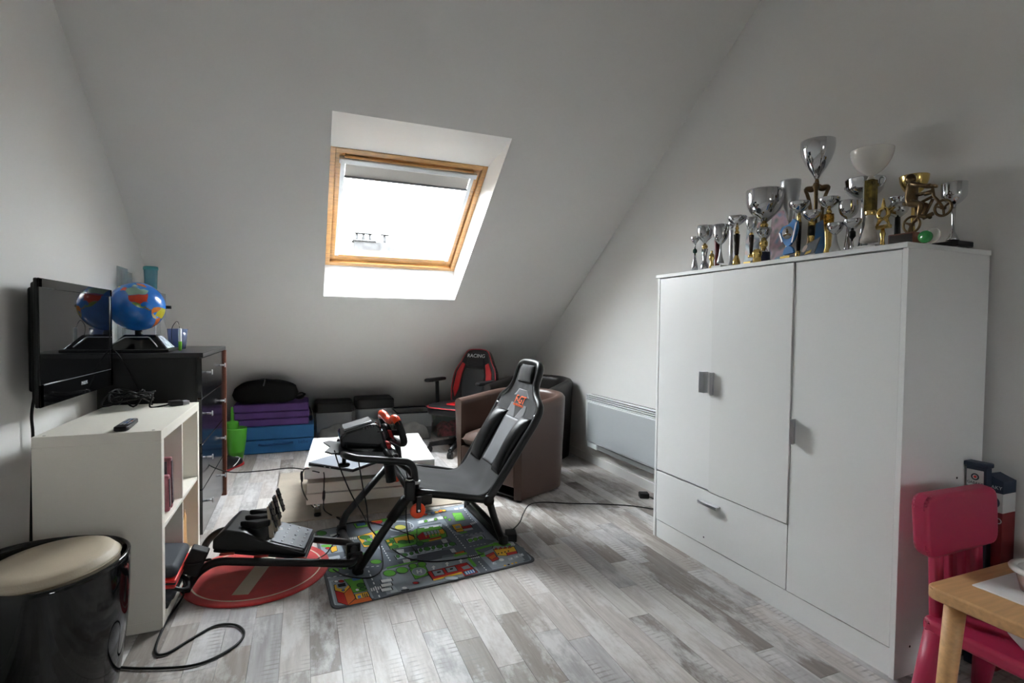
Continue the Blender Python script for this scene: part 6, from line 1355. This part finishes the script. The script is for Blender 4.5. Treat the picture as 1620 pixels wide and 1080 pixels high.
# bronze motocross-style rider on a bicycle
XQ = 1.965; y, mp, cs = tscale(1441, XQ)
rd_ = thing('rider_statue', 'bronze figure riding a bicycle on a wooden plinth', 'statue', (XQ, y, WH))
cR = lambda x, yy, dx=0: PX(1380+x*.1296, 260+yy*.1296, x=XQ)+Vector((dx, 0, 0))
b = MB(); z1 = cR(440, 845).z; b.box((XQ-.03, cR(605, 0).y, WH+.0006), (XQ+.03, cR(285, 0).y, z1), .003, 2); b.build('wooden_plinth', M_mahog, rd_)
b = MB(); b.box((XQ-.0315, cR(590, 0).y, WH+.006), (XQ-.0295, cR(305, 0).y, z1-.005)); b.build('dark_plate', M_dkcol, rd_)
def bwheel(cx, cy, rx, axis=(1, 0, 0)):
    c = cR(cx, cy); r = rx*.1296*mp*.93; n = 28; b = MB()
    b.tube([c+Vector((0, r*math.cos(2*math.pi*k/n), r*math.sin(2*math.pi*k/n)*1.05)) for k in range(n)], .0042, 8, True)
    for k in range(3):
        a = .4+k*2.094; b.tube([c, c+Vector((0, r*math.cos(a), r*math.sin(a)))], .0035, 6)
    b.tube([c-Vector((.008, 0, 0)), c+Vector((.008, 0, 0))], .006, 8); b.build('wheel', M_bronze, rd_)
bwheel(480, 735, 100); bwheel(865, 530, 92)
b = MB()
for pq_, r in (([(480, 735), (560, 640), (640, 620)], .005), ([(640, 620), (740, 420)], .005), ([(560, 640), (520, 500), (460, 470)], .004), ([(520, 500), (740, 390)], .005), ([(735, 290), (750, 390), (800, 440), (865, 530)], .005), ([(690, 255), (770, 255)], .004), ([(640, 360), (740, 330)], .008), ([(540, 375), (640, 350)], .006), ([(380, 480), (450, 480)], .008), ([(440, 845), (460, 800), (480, 740)], .006), ([(620, 655), (740, 600)], .007)):
    b.tube([cR(*p) for p in pq_], r, 8)
b.build('bicycle_frame', M_bronze, rd_)
me = bpy.data.meshes.new('rider'); V_ = []; E_ = []; RA = []
def jv(x, yy, r, dx=0): V_.append(cR(x, yy, dx)-wloc(rd_)); RA.append(r*1.1); return len(V_)-1
pel = jv(475, 470, .018); ab = jv(465, 390, .017); chs = jv(475, 290, .021); nk = jv(480, 225, .009); E_ += [(pel, ab), (ab, chs), (chs, nk)]
for dx in (-.014, .014):
    shd = jv(520, 235, .0085, dx*1.2); el = jv(610, 265, .006, dx*1.9); hd = jv(700, 262, .005, dx*1.3); fn = jv(765, 258, .006, dx*1.2); E_ += [(chs, shd), (shd, el), (el, hd), (hd, fn)]
    hip = jv(500, 480, .012, dx); kn = jv(640, 490, .0095, dx*1.2); an = jv(600, 630, .0065, dx*1.1) if dx < 0 else jv(585, 600, .0065, dx*1.1); to = jv(690, 650, .006, dx*1.1); E_ += [(pel, hip), (hip, kn), (kn, an), (an, to)]
me.from_pydata([tuple(v) for v in V_], E_, []); ro_ = link('rider', me, rd_, [M_bronze])
sk = ro_.modifiers.new('skin', 'SKIN'); 
for i, r in enumerate(RA): me.skin_vertices[0].data[i].radius = (r, r)
me.skin_vertices[0].data[pel].use_root = True; sk.use_smooth_shade = True
sb_ = ro_.modifiers.new('subdivision', 'SUBSURF'); sb_.levels = 2; sb_.render_levels = 2
b = MB(); b.ball(cR(468, 180), .0165, 18, (1, 1, 1.12)); b.ball(cR(500, 185), .0085, 14); b.build('helmet', M_bronze, rd_)
